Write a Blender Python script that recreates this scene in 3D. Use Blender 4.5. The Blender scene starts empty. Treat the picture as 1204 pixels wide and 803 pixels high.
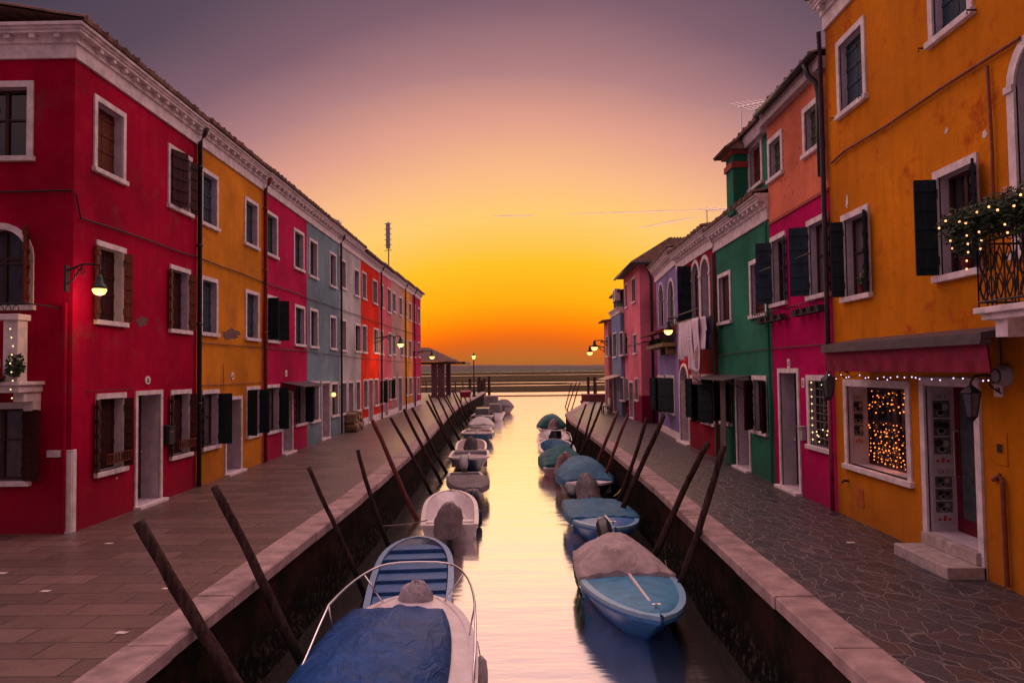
import bpy, math, random
from mathutils import Vector, Matrix
random.seed(7)
R = math.radians
# ------------------------------------------------------------------ camera
F, PW, PH, CH = 870.0, 1204, 803, 2.7
def _rot(yaw, pitch, roll):
    cy, sy, cp, sp = math.cos(yaw), math.sin(yaw), math.cos(pitch), math.sin(pitch)
    f = Vector((-sy*cp, cy*cp, sp)); r = Vector((cy, sy, 0)); u = r.cross(f)
    cr, sr = math.cos(roll), math.sin(roll)
    return r*cr+u*sr, -r*sr+u*cr, f
CR, CU, CF = _rot(R(.83), R(2.2), R(-.7))
CAM = Vector((0, 0, CH))
cam_d = bpy.data.cameras.new('camera'); cam = bpy.data.objects.new('camera', cam_d)
bpy.context.collection.objects.link(cam)
cam_d.lens = 36*F/PW; cam_d.sensor_width = 36; cam_d.clip_end = 20000
cam.matrix_world = Matrix(((CR.x, CU.x, -CF.x, 0), (CR.y, CU.y, -CF.y, 0), (CR.z, CU.z, -CF.z, CH), (0, 0, 0, 1)))
S = bpy.context.scene; S.camera = cam
S.view_settings.view_transform = 'Standard'; S.view_settings.look = 'None'
S.view_settings.exposure = 0; S.view_settings.gamma = 1
try: S.view_settings.use_curve_mapping = False
except Exception: pass
S.cycles.max_bounces = 6; S.cycles.sample_clamp_indirect = 4
def s2l(c):
    return tuple(((v/255)/12.92 if v/255 <= .04045 else ((v/255+.055)/1.055)**2.4) for v in c)
# ------------------------------------------------------------------ dusk sky (procedural)
SKY_STOPS = [(-90, (70, 45, 40)), (-.6, (110, 70, 45)), (0, (142, 88, 50)), (1.3, (172, 90, 42)), (2.1, (206, 86, 30)), (2.9, (240, 100, 8)), (3.8, (255, 130, 0)),
    (5.5, (255, 168, 0)), (8.5, (255, 190, 34)), (12, (255, 202, 112)), (15, (250, 186, 134)), (18.5, (224, 158, 138)),
    (22.5, (176, 126, 128)), (27, (128, 94, 108)), (33, (90, 72, 88)), (42, (66, 57, 74))]
ZEN = (1.75, 1.02, 1.12)        # the unseen upper dome, brightened as added fill light for the facades
world = bpy.data.worlds.new('World'); S.world = world; world.use_nodes = True
wt = world.node_tree; wt.nodes.clear()
def wn(t, **k):
    n = wt.nodes.new(t)
    for a, b in k.items(): setattr(n, a, b)
    return n
def wmath(op, a, b=None, c=None):
    n = wn('ShaderNodeMath', operation=op)
    for i, v in enumerate((a, b, c)):
        if v is None: continue
        if isinstance(v, (int, float)): n.inputs[i].default_value = v
        else: wt.links.new(v, n.inputs[i])
    return n.outputs[0]
tc = wn('ShaderNodeTexCoord'); sp = wn('ShaderNodeSeparateXYZ'); wt.links.new(tc.outputs['Generated'], sp.inputs[0])
el = wmath('MULTIPLY', wmath('ARCSINE', wmath('MINIMUM', wmath('MAXIMUM', sp.outputs[2], -1), 1)), 57.2958)
hl = wmath('SQRT', wmath('ADD', wmath('MULTIPLY', sp.outputs[0], sp.outputs[0]), wmath('ADD', wmath('MULTIPLY', sp.outputs[1], sp.outputs[1]), 1e-6)))
azc = wmath('SUBTRACT', 1, wmath('DIVIDE', sp.outputs[1], hl))
off = wmath('MINIMUM', wmath('MULTIPLY', azc, 92), 32)
ns = wn('ShaderNodeTexNoise'); ns.inputs['Scale'].default_value = 2.2; ns.inputs['Detail'].default_value = 3
mp = wn('ShaderNodeMapping'); mp.inputs['Scale'].default_value = (1, 1, 5); wt.links.new(tc.outputs['Generated'], mp.inputs[0]); wt.links.new(mp.outputs[0], ns.inputs[0])
wob = wmath('MULTIPLY', wmath('SUBTRACT', ns.outputs[0], .5), wmath('MINIMUM', wmath('MULTIPLY', wmath('MAXIMUM', el, 0), .12), 2.0))
tt = wmath('ADD', wmath('ADD', el, off), wob)
rp = wn('ShaderNodeValToRGB'); fac = wmath('DIVIDE', wmath('ADD', tt, 10), 130)
wt.links.new(fac, rp.inputs[0])
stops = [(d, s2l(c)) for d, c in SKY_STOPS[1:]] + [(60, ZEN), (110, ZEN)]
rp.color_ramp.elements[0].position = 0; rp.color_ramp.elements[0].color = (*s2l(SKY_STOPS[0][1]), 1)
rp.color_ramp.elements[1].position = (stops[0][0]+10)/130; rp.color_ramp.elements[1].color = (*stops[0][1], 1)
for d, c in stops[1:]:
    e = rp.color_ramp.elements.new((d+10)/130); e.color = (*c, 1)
# the dome is brighter towards the afterglow and dim behind the camera
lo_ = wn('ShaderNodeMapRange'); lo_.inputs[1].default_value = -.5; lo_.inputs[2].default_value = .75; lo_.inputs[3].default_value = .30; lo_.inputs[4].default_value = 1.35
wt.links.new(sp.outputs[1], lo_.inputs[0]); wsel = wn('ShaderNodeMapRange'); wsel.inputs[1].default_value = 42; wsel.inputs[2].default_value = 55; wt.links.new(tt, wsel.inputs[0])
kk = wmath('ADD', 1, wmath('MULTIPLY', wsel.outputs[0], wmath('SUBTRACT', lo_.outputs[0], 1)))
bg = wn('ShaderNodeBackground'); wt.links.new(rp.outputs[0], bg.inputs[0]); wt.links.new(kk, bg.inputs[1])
sky = wn('ShaderNodeTexSky', sky_type='NISHITA', sun_disc=False, sun_elevation=R(1.5), sun_rotation=R(0))
bg2 = wn('ShaderNodeBackground'); wt.links.new(sky.outputs[0], bg2.inputs[0]); bg2.inputs[1].default_value = .004
ad = wn('ShaderNodeAddShader'); wt.links.new(bg.outputs[0], ad.inputs[0]); wt.links.new(bg2.outputs[0], ad.inputs[1])
wo = wn('ShaderNodeOutputWorld'); wt.links.new(ad.outputs[0], wo.inputs[0])
# the sun has just set beyond the lagoon: a weak wide warm glow along the canal
sl = bpy.data.lights.new('sun', 'SUN'); sl.energy = 1.15; sl.angle = R(100); sl.color = (1, .66, .52)
so = bpy.data.objects.new('sun', sl); bpy.context.collection.objects.link(so)
so.rotation_euler = Vector((0.0, -1, -.6)).to_track_quat('-Z', 'Y').to_euler()

# ------------------------------------------------------------------ pixel rays
def ray(x, y): return CF + CR*((x-PW/2)/F) - CU*((y-PH/2)/F)
def onz(x, y, z=0.0):
    d = ray(x, y); return CAM + d*((z-CH)/d.z)
def ony(x, y, Y):
    d = ray(x, y); return CAM + d*(Y/d.y)
def onx(x, y, X):
    d = ray(x, y); return CAM + d*(X/d.x)

# ------------------------------------------------------------------ materials
MATS = {}
class NT:
    def __init__(s, name):
        s.m = bpy.data.materials.new(name); s.m.use_nodes = True; s.t = s.m.node_tree
        s.b = s.t.nodes['Principled BSDF']; s.pos = s.n('ShaderNodeNewGeometry').outputs['Position']
    def n(s, t, **k):
        n = s.t.nodes.new(t)
        for a, b in k.items(): setattr(n, a, b)
        return n
    def l(s, a, b): s.t.links.new(a, b)
    def put(s, v, sock):
        if hasattr(v, 'is_linked') or isinstance(v, bpy.types.NodeSocket): s.l(v, sock)
        elif isinstance(v, (tuple, list)) and len(v) == 3 and len(sock.default_value) == 4: sock.default_value = (*v, 1)
        else: sock.default_value = v
    def noise(s, scale, detail=4, vec=None, rough=.55, stretch=None, dist=0):
        n = s.n('ShaderNodeTexNoise'); n.inputs['Scale'].default_value = scale; n.inputs['Detail'].default_value = detail
        n.inputs['Roughness'].default_value = rough; n.inputs['Distortion'].default_value = dist
        v = vec or s.pos
        if stretch:
            m = s.n('ShaderNodeMapping'); m.inputs['Scale'].default_value = stretch; s.l(v, m.inputs[0]); v = m.outputs[0]
        s.l(v, n.inputs['Vector']); return n.outputs['Fac']
    def ramp(s, f, a, b, c0=(0, 0, 0), c1=(1, 1, 1)):
        r = s.n('ShaderNodeValToRGB'); r.color_ramp.elements[0].position = a; r.color_ramp.elements[1].position = b
        r.color_ramp.elements[0].color = (*c0, 1); r.color_ramp.elements[1].color = (*c1, 1); s.l(f, r.inputs[0]); return r.outputs[0]
    def mix(s, f, a, b, mode='MIX'):
        m = s.n('ShaderNodeMix', data_type='RGBA', blend_type=mode)
        s.put(f, m.inputs[0]); s.put(a, m.inputs[6]); s.put(b, m.inputs[7]); return m.outputs[2]
    def math(s, op, a, b=0.0):
        m = s.n('ShaderNodeMath', operation=op); s.put(a, m.inputs[0]); s.put(b, m.inputs[1]); return m.outputs[0]
    def bump(s, h, st=.3, d=.02):
        b = s.n('ShaderNodeBump'); b.inputs['Strength'].default_value = st; b.inputs['Distance'].default_value = d
        s.l(h, b.inputs['Height']); s.l(b.outputs[0], s.b.inputs['Normal'])
    def fin(s, col, rough=.8, metal=0, spec=.3):
        s.put(col, s.b.inputs['Base Color']); s.put(rough, s.b.inputs['Roughness']); s.b.inputs['Metallic'].default_value = metal
        s.b.inputs['Specular IOR Level'].default_value = spec; return s.m
def sc(c, k): return tuple(min(1, v*k) for v in c)
def plaster(key, col, stain=(.12, .07, .06), amt=.35, lo=.60, hi=1.22, seam=0):
    if key in MATS: return MATS[key]
    t = NT('plaster_'+key)
    big = t.noise(.55, 5); mid = t.noise(2.3, 6); fine = t.noise(26, 5); strk = t.noise(1.0, 5, stretch=(5, 5, .5))
    c = t.mix(t.ramp(big, .3, .72), sc(col, lo), sc(col, hi))
    c = t.mix(t.math('MULTIPLY', t.ramp(strk, .48, .72), .38), c, sc(col, .55))
    c = t.mix(t.math('MULTIPLY', t.ramp(mid, .52, .74), .3), c, tuple(v*.9+.1*w for v, w in zip(col, (.6, .3, .2))))
    c = t.mix(t.math('MULTIPLY', t.ramp(t.noise(4.5, 8, rough=.72, dist=.6), .50, .62), .30), c, sc(col, .62))
    c = t.mix(t.math('MULTIPLY', t.ramp(t.noise(1.3, 7, rough=.7), .57, .67), amt), c, stain)
    # rising damp: dirt that lies on the lowest 60 cm
    sx = t.n('ShaderNodeSeparateXYZ'); t.l(t.pos, sx.inputs[0])
    z = t.math('ADD', sx.outputs[2], t.math('MULTIPLY', mid, -1.0))
    mr = t.n('ShaderNodeMapRange'); mr.inputs[1].default_value = .55; mr.inputs[2].default_value = -.45; mr.inputs[3].default_value = 0; mr.inputs[4].default_value = .55
    t.l(z, mr.inputs[0]); c = t.mix(mr.outputs[0], c, tuple(v*.4+.02 for v in col))
    c = t.mix(t.math('MULTIPLY', t.ramp(fine, .45, .7), .18), c, sc(col, .6))
    t.bump(t.math('ADD', t.math('MULTIPLY', mid, .7), t.math('MULTIPLY', fine, .35)), .45, .03)
    MATS[key] = t.fin(c, .9, spec=.05); return MATS[key]
def simple(key, col, rough=.7, metal=0, nsc=9, var=.35, bump=.15, spec=.3, stretch=None):
    if key in MATS: return MATS[key]
    t = NT(key); n = t.noise(nsc, 5, stretch=stretch); n2 = t.noise(nsc*5, 3)
    c = t.mix(t.ramp(n, .3, .7), sc(col, 1-var), sc(col, 1+var*.5))
    c = t.mix(t.math('MULTIPLY', t.ramp(n2, .55, .75), .35), c, sc(col, .55))
    if bump: t.bump(t.math('ADD', n, n2), bump, .01)
    MATS[key] = t.fin(c, rough, metal, spec); return MATS[key]
def emis(key, col, st):
    if key in MATS: return MATS[key]
    t = NT(key); t.fin((.05, .05, .05), .6); t.b.inputs['Emission Color'].default_value = (*col, 1); t.b.inputs['Emission Strength'].default_value = st
    MATS[key] = t.m; return t.m
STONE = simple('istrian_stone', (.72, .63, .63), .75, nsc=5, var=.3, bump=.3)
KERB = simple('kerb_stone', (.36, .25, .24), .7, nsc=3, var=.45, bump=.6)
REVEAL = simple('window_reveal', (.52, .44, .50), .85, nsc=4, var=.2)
GLASS = simple('glass', (.012, .012, .016), .06, nsc=2, var=.3, bump=.02, spec=.8)
GLASS2 = simple('glass_curtained', (.13, .10, .12), .12, nsc=7, var=.5, bump=.02, spec=.7, stretch=(6, 6, .3))
GLASS3 = simple('glass_dim', (.05, .04, .05), .08, nsc=3, var=.6, bump=.02, spec=.8, stretch=(3, 3, .6))
IRON = simple('iron', (.018, .017, .02), .5, nsc=20, bump=.1)
PIPE = simple('pipe_dark', (.04, .032, .042), .45, nsc=8)
PIPE_RUST = simple('pipe_rust', (.22, .055, .03), .6, nsc=8)
SH_BROWN = simple('shutter_brown', (.045, .010, .010), .6, nsc=6, stretch=(1, 1, .2), spec=.12)
SH_RUST = simple('shutter_rust', (.13, .03, .016), .6, nsc=6, stretch=(1, 1, .2), spec=.12)
SH_DARK = simple('shutter_dark', (.018, .030, .036), .55, nsc=6, stretch=(1, 1, .2), spec=.12)
SH_SLATE = simple('shutter_slate', (.03, .055, .075), .55, nsc=6, stretch=(1, 1, .2), spec=.12)
SH_GREEN = simple('shutter_olive', (.07, .085, .05), .6, nsc=6, stretch=(1, 1, .2), spec=.12)
DOOR_W = simple('door_wood', (.06, .02, .02), .55, nsc=6, stretch=(1, 1, .2))
DOOR_P = simple('door_panel_pale', (.34, .26, .30), .6, nsc=6)
TILE = simple('roof_tile', (.15, .075, .055), .9, nsc=4, var=.6, bump=.5)
CABLE = simple('cable_black', (.02, .016, .018), .6, bump=0)
WHITEP = simple('white_paint', (.72, .66, .66), .35, nsc=5, var=.15, bump=.05, spec=.5)
GEL = simple('grey_paint', (.38, .36, .38), .4, nsc=5, var=.2, bump=.05)
CHROME = simple('chrome', (.7, .68, .68), .22, 1, nsc=5, var=.1, bump=0)
BLUE_P = simple('paint_blue', (.03, .16, .42), .35, nsc=4, var=.25, bump=.08, spec=.5)
BLUE_D = simple('paint_blue_deck', (.05, .25, .42), .5, nsc=4, var=.3, bump=.1)
NAVY = simple('paint_navy', (.012, .03, .08), .35, nsc=4, bump=.05, spec=.5)
BLACK_P = simple('engine_black', (.02, .02, .024), .3, nsc=5, bump=.02, spec=.5)
WOODB = simple('boat_wood', (.13, .08, .05), .6, nsc=6)
LEAF = simple('leaves', (.03, .06, .02), .7, nsc=12, var=.6)
LEAFR = simple('leaves_red', (.16, .03, .03), .7, nsc=12, var=.6)
CLOTH_W = simple('cloth_white', (.72, .62, .68), .85, nsc=4, var=.12)
CLOTH_B = simple('cloth_navy', (.03, .05, .14), .85, nsc=4)
AWN_R = simple('awning_red', (.22, .008, .04), .8, nsc=5)
AWN_M = simple('awning_metal', (.075, .062, .075), .5, nsc=5)
RED_DOOR = simple('door_frame_red', (.13, .006, .02), .4, nsc=5)
BULB = emis('bulb_warm', (1, .50, .13), 3.2)
BULB_O = emis('fairy_orange', (1, .23, .035), 3.2)
BULB_P = emis('fairy_white', (.72, .6, 1), 2.5)
BULB_Y = emis('fairy_yellow', (1, .7, .3), 2.2)
def fabric(key, col, rough=.75):
    t = NT(key); n = t.noise(2.2, 4, dist=1.2); f = t.noise(5, 3, stretch=(1, .35, 1), dist=.8); g = t.noise(90, 2)
    c = t.mix(t.ramp(n, .3, .7), sc(col, .62), sc(col, 1.15)); c = t.mix(t.math('MULTIPLY', t.ramp(f, .5, .75), .35), c, sc(col, .55))
    t.bump(t.math('ADD', t.math('ADD', t.math('MULTIPLY', n, .8), f), t.math('MULTIPLY', g, .03)), .75, .06); MATS[key] = t.fin(c, rough, spec=.15); return t.m
def wood_pole():
    t = NT('pole_wood'); g = t.noise(6, 6, stretch=(4, 4, .35)); n = t.noise(22, 5)
    c = t.mix(t.ramp(g, .3, .7), (.018, .011, .011), (.095, .055, .048)); c = t.mix(t.math('MULTIPLY', t.ramp(n, .5, .75), .5), c, (.02, .012, .012))
    sx = t.n('ShaderNodeSeparateXYZ'); t.l(t.pos, sx.inputs[0])
    mr = t.n('ShaderNodeMapRange'); mr.inputs[1].default_value = -.35; mr.inputs[2].default_value = -.75
    t.l(t.math('ADD', sx.outputs[2], t.math('MULTIPLY', n, .3)), mr.inputs[0]); c = t.mix(mr.outputs[0], c, (.012, .014, .01))
    t.bump(t.math('ADD', g, t.math('MULTIPLY', n, .5)), .9, .02); return t.fin(c, .9, spec=.08)
POLE = wood_pole()
PATCH_T = fabric('cloth_patched', (.34, .29, .29), .85)
PINK_T = fabric('tarp_rose', (.42, .26, .28), .7)
SKYB_T = fabric('tarp_steel_blue', (.05, .17, .28), .6)
TEAL_T = fabric('tarp_teal', (.03, .14, .14), .6)
TAUPE_T = fabric('tarp_taupe', (.44, .35, .35), .75)
GREY_T = fabric('tarp_grey', (.19, .165, .17), .75)
BLUE_T = fabric('tarp_blue', (.012, .07, .24), .5)
POLE_R = simple('pole_red_wood', (.15, .045, .035), .8, nsc=10, var=.5, stretch=(3, 3, .4))
def flagstones():
    t = NT('flagstones'); b = t.n('ShaderNodeTexBrick'); b.offset = .43
    nz = t.n('ShaderNodeTexNoise'); nz.inputs['Scale'].default_value = 1.2; t.l(t.pos, nz.inputs[0])
    vm = t.n('ShaderNodeVectorMath', operation='MULTIPLY_ADD'); t.l(nz.outputs['Color'], vm.inputs[0]); vm.inputs[1].default_value = (.05, .05, 0); t.l(t.pos, vm.inputs[2])
    t.l(vm.outputs[0], b.inputs['Vector']); b.inputs['Scale'].default_value = 1
    b.inputs['Brick Width'].default_value = .95; b.inputs['Row Height'].default_value = .42; b.inputs['Mortar Size'].default_value = .013; b.inputs['Mortar Smooth'].default_value = .3
    b.inputs['Color1'].default_value = (.092, .058, .052, 1); b.inputs['Color2'].default_value = (.185, .115, .100, 1); b.inputs['Mortar'].default_value = (.018, .012, .011, 1)
    n = t.noise(.6, 6); n2 = t.noise(9, 6, rough=.65); n3 = t.noise(60, 3)
    c = t.mix(t.math('MULTIPLY', t.ramp(n, .35, .7), .4), b.outputs['Color'], (.062, .040, .036), 'MIX')
    c = t.mix(t.math('MULTIPLY', t.ramp(n2, .5, .75), .4), c, (.08, .05, .045))
    c = t.mix(t.math('MULTIPLY', t.ramp(t.noise(2.6, 7, rough=.7), .5, .66), .45), c, (.055, .036, .034)); c = t.mix(t.math('MULTIPLY', t.ramp(n3, .5, .8), .3), c, (.2, .14, .125))
    t.bump(t.math('ADD', t.math('MULTIPLY', b.outputs['Fac'], -1.2), t.math('ADD', n2, t.math('MULTIPLY', n3, .4))), .5, .012)
    return t.fin(c, t.math('ADD', t.math('MULTIPLY', n2, .36), .20), spec=.75)
def crazy():
    t = NT('crazy_paving')
    nz = t.n('ShaderNodeTexNoise'); nz.inputs['Scale'].default_value = 1.7; nz.inputs['Detail'].default_value = 3; t.l(t.pos, nz.inputs[0])
    vm = t.n('ShaderNodeVectorMath', operation='MULTIPLY_ADD'); t.l(nz.outputs['Color'], vm.inputs[0]); vm.inputs[1].default_value = (.5, .5, 0); t.l(t.pos, vm.inputs[2])
    sm = t.n('ShaderNodeMapping'); sm.inputs['Scale'].default_value = (1, .66, 0); t.l(vm.outputs[0], sm.inputs[0])
    v = t.n('ShaderNodeTexVoronoi', feature='DISTANCE_TO_EDGE'); v.inputs['Scale'].default_value = 4.4; t.l(sm.outputs[0], v.inputs['Vector'])
    v2 = t.n('ShaderNodeTexVoronoi', feature='F1'); v2.inputs['Scale'].default_value = 4.4; t.l(sm.outputs[0], v2.inputs['Vector'])
    n2 = t.noise(11, 6, rough=.65); n3 = t.noise(50, 4)
    hs = t.n('ShaderNodeSeparateColor'); t.l(v2.outputs['Color'], hs.inputs[0])
    c = t.mix(hs.outputs[0], (.022, .020, .026), (.058, .048, .054)); c = t.mix(t.ramp(hs.outputs[1], .6, .9), c, (.062, .040, .038))
    c = t.mix(t.math('MULTIPLY', t.ramp(n2, .45, .75), .5), c, (.016, .014, .018))
    c = t.mix(t.math('MULTIPLY', t.ramp(n3, .5, .8), .25), c, (.2, .15, .15))
    j = t.ramp(t.math('ADD', v.outputs['Distance'], t.math('MULTIPLY', n3, .025)), .018, .044, (1, 1, 1), (0, 0, 0))
    c = t.mix(j, c, t.mix(n2, (.10, .08, .082), (.17, .135, .135)))
    t.bump(t.math('ADD', t.math('MULTIPLY', t.ramp(v.outputs['Distance'], .0, .035), .5), t.math('ADD', t.math('MULTIPLY', n2, .9), t.math('MULTIPLY', n3, .3))), .7, .02)
    return t.fin(c, t.math('ADD', t.math('MULTIPLY', n2, .4), .22), spec=.65)
def quaymat():
    t = NT('quay_brick'); b = t.n('ShaderNodeTexBrick'); sm = t.n('ShaderNodeMapping'); sm.inputs['Rotation'].default_value = (R(90), 0, R(90))
    t.l(t.pos, sm.inputs[0])
    cx = t.n('ShaderNodeSeparateXYZ'); t.l(t.pos, cx.inputs[0]); cm = t.n('ShaderNodeCombineXYZ'); t.l(cx.outputs[1], cm.inputs[0]); t.l(cx.outputs[2], cm.inputs[1])
    t.l(cm.outputs[0], b.inputs['Vector']); b.inputs['Scale'].default_value = 1; b.inputs['Brick Width'].default_value = .3; b.inputs['Row Height'].default_value = .085
    b.inputs['Mortar Size'].default_value = .008; b.inputs['Color1'].default_value = (.034, .013, .010, 1); b.inputs['Color2'].default_value = (.026, .012, .009, 1); b.inputs['Mortar'].default_value = (.018, .014, .012, 1)
    n = t.noise(1.4, 6); n2 = t.noise(8, 6, rough=.7)
    c = t.mix(t.ramp(n, .42, .62), b.outputs['Color'], (.006, .007, .004)); c = t.mix(t.math('MULTIPLY', t.ramp(n2, .58, .72), .6), c, (.014, .022, .007))
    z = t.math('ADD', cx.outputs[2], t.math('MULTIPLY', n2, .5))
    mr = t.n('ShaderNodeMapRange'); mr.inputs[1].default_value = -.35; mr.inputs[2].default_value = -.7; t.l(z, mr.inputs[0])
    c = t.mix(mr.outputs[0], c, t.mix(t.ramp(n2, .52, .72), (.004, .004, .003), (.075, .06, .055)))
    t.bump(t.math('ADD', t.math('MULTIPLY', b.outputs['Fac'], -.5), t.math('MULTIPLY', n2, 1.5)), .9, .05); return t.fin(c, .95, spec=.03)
def watermat():
    t = NT('water'); w1 = t.noise(1.5, 3, stretch=(.5, 1.6, 1)); w2 = t.noise(.35, 2, stretch=(.4, 1.5, 1))
    w3 = t.noise(5, 3, stretch=(.5, 1.8, 1)); t.bump(t.math('ADD', t.math('ADD', w1, t.math('MULTIPLY', w3, .12)), t.math('MULTIPLY', w2, 2)), .09, .12)
    t.fin((.86, .83, .86), .14, 1.0); 
    d = t.n('ShaderNodeBsdfDiffuse'); d.inputs[0].default_value = (.55, .48, .46, 1); mx = t.n('ShaderNodeMixShader'); mx.inputs[0].default_value = .02
    t.l(t.b.outputs[0], mx.inputs[1]); t.l(d.outputs[0], mx.inputs[2]); t.l(mx.outputs[0], t.t.nodes['Material Output'].inputs[0]); return t.m
def mudmat():
    t = NT('mud'); n = t.noise(.02, 6, stretch=(.15, 1, 1)); return t.fin(t.mix(t.ramp(n, .4, .6), (.020, .015, .008), (.065, .036, .016)), .95, spec=.03)
FLAG, CRAZY, QUAY, WATER, MUD = flagstones(), crazy(), quaymat(), watermat(), mudmat()

# ------------------------------------------------------------------ mesh helpers
class MB:
    def __init__(s): s.v = []; s.f = []; s.smooth = False
    def add(s, vs, fs):
        o = len(s.v); s.v += [tuple(v) for v in vs]; s.f += [tuple(i+o for i in f) for f in fs]; return s
    def hexa(s, p):     # p: 8 pts bottom 0-3, top 4-7
        return s.add(p, [(3, 2, 1, 0), (4, 5, 6, 7), (0, 1, 5, 4), (1, 2, 6, 5), (2, 3, 7, 6), (3, 0, 4, 7)])
    def box(s, a, b):
        (x0, y0, z0), (x1, y1, z1) = a, b
        x0, x1 = min(x0, x1), max(x0, x1); y0, y1 = min(y0, y1), max(y0, y1); z0, z1 = min(z0, z1), max(z0, z1)
        return s.hexa([(x0, y0, z0), (x1, y0, z0), (x1, y1, z0), (x0, y1, z0), (x0, y0, z1), (x1, y0, z1), (x1, y1, z1), (x0, y1, z1)])
    def tube(s, pts, r, n=8, caps=True, radii=None):
        pts = [Vector(p) for p in pts]; rings = []; dd = pts[-1]-pts[0]; steep = len(pts) > 8 and dd.length > 1e-4 and abs(dd.normalized().z) > .7
        for i, p in enumerate(pts):
            d = (pts[min(i+1, len(pts)-1)] - pts[max(i-1, 0)]).normalized()
            a = d.cross(Vector((0, 1, 0)) if steep else Vector((0, 0, 1)) if abs(d.z) < .95 else Vector((1, 0, 0))).normalized(); b = d.cross(a)
            rr = radii[i] if radii else r
            rings.append([p + (a*math.cos(k*2*math.pi/n)+b*math.sin(k*2*math.pi/n))*rr for k in range(n)])
        vs = [v for rg in rings for v in rg]; fs = []
        for i in range(len(pts)-1):
            for k in range(n): fs.append((i*n+k, i*n+(k+1) % n, (i+1)*n+(k+1) % n, (i+1)*n+k))
        if caps: fs += [tuple(range(n))[::-1], tuple(range((len(pts)-1)*n, len(pts)*n))]
        return s.add(vs, fs)
    def lathe(s, c, prof, n=16):   # prof: (r,z)
        c = Vector(c); vs = []; fs = []
        for r, z in prof: vs += [(c.x+r*math.cos(k*2*math.pi/n), c.y+r*math.sin(k*2*math.pi/n), c.z+z) for k in range(n)]
        for i in range(len(prof)-1):
            for k in range(n): fs.append((i*n+k, i*n+(k+1) % n, (i+1)*n+(k+1) % n, (i+1)*n+k))
        fs += [tuple(range(n))[::-1], tuple(range((len(prof)-1)*n, len(prof)*n))]
        return s.add(vs, fs)
    def prism(s, poly, d):         # poly: 3D pts, extruded by vector d
        n = len(poly); d = Vector(d); a = [Vector(p) for p in poly]
        fs = [tuple(range(n))[::-1], tuple(range(n, 2*n))] + [(i, (i+1) % n, n+(i+1) % n, n+i) for i in range(n)]
        return s.add(a+[p+d for p in a], fs)
    def grid(s, rows):
        n = len(rows[0]); vs = [v for r in rows for v in r]
        return s.add(vs, [(i*n+k, i*n+k+1, (i+1)*n+k+1, (i+1)*n+k) for i in range(len(rows)-1) for k in range(n-1)])
    def ball(s, c, r, n=8, sq=(1, 1, 1)):
        prof = [(max(1e-4, r*math.sin(math.pi*i/n))*1, -r*math.cos(math.pi*i/n)*sq[2]) for i in range(n+1)]; return s.lathe(c, prof, n)
ORG = {}
class BulbSet:
    def __init__(s): s.p = []
    def ball(s, c, r, n=5): s.p.append((Vector(c), r))
def bulb_parts(bs, mat, root):
    me0 = None; extra = MB()
    for i, (c, r) in enumerate(bs.p):
        if i >= 100: extra.ball(c, r, 5); continue
        if me0 is None:
            m = MB(); m.ball((0, 0, 0), r, 5); me0 = bpy.data.meshes.new('bulb'); me0.from_pydata(m.v, [], m.f); me0.materials.append(mat)
        o = link(bpy.data.objects.new('bulb', me0)); o.parent = root; o.location = c-ORG[root.name]; o.scale = (r/bs.p[0][1],)*3
    if extra.v: part('bulbs', extra, mat, root)['kind'] = 'stuff'
def bulb_string(bs, mat, label):
    c = bs.p[0][0]; root = thing('string_lights', c, label, 'string lights', 'fairy lights'); bulb_parts(bs, mat, root); return root
def link(o): bpy.context.collection.objects.link(o); return o
def meta(o, label=None, cat=None, group=None, kind=None):
    if label: o['label'] = label
    if cat: o['category'] = cat
    if group: o['group'] = group
    if kind: o['kind'] = kind
    return o
def thing(name, loc, label, cat, group=None, rz=0):
    o = link(bpy.data.objects.new(name, None)); o.location = loc; o.rotation_euler.z = rz; o.empty_display_size = .1
    ORG[o.name] = Vector(loc) if not rz else None
    return meta(o, label, cat, group)
def part(name, mb, m, parent=None, local=False, smooth=False, label=None, bevel=0):
    o = None
    if parent is not None:
        org = Vector((0, 0, 0)) if local else ORG[parent.name]
    else:
        xs = [v[0] for v in mb.v]; ys = [v[1] for v in mb.v]; zs = [v[2] for v in mb.v]
        org = Vector(((min(xs)+max(xs))/2, (min(ys)+max(ys))/2, min(zs)))
    me = bpy.data.meshes.new(name); me.from_pydata([tuple(Vector(v)-org) for v in mb.v], [], mb.f); me.update(); me.validate()
    me.materials.append(m)
    import bmesh
    bm = bmesh.new(); bm.from_mesh(me); bmesh.ops.recalc_face_normals(bm, faces=bm.faces); bm.to_mesh(me); bm.free()
    if smooth:
        for p in me.polygons: p.use_smooth = True
    o = link(bpy.data.objects.new(name, me))
    if parent is not None: o.parent = parent; ORG[o.name] = org
    else: o.location = org; ORG[o.name] = org
    if bevel:
        b = o.modifiers.new('bevel', 'BEVEL'); b.width = bevel; b.segments = 2; b.limit_method = 'ANGLE'
    if label: o['label'] = label
    return o
def solo(name, mb, m, label, cat, group=None, kind=None, **k):
    return meta(part(name, mb, m, None, **k), label, cat, group, kind)
def struct(name, mb, m, kind='structure', **k):
    return meta(part(name, mb, m, None, **k), kind=kind)

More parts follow.
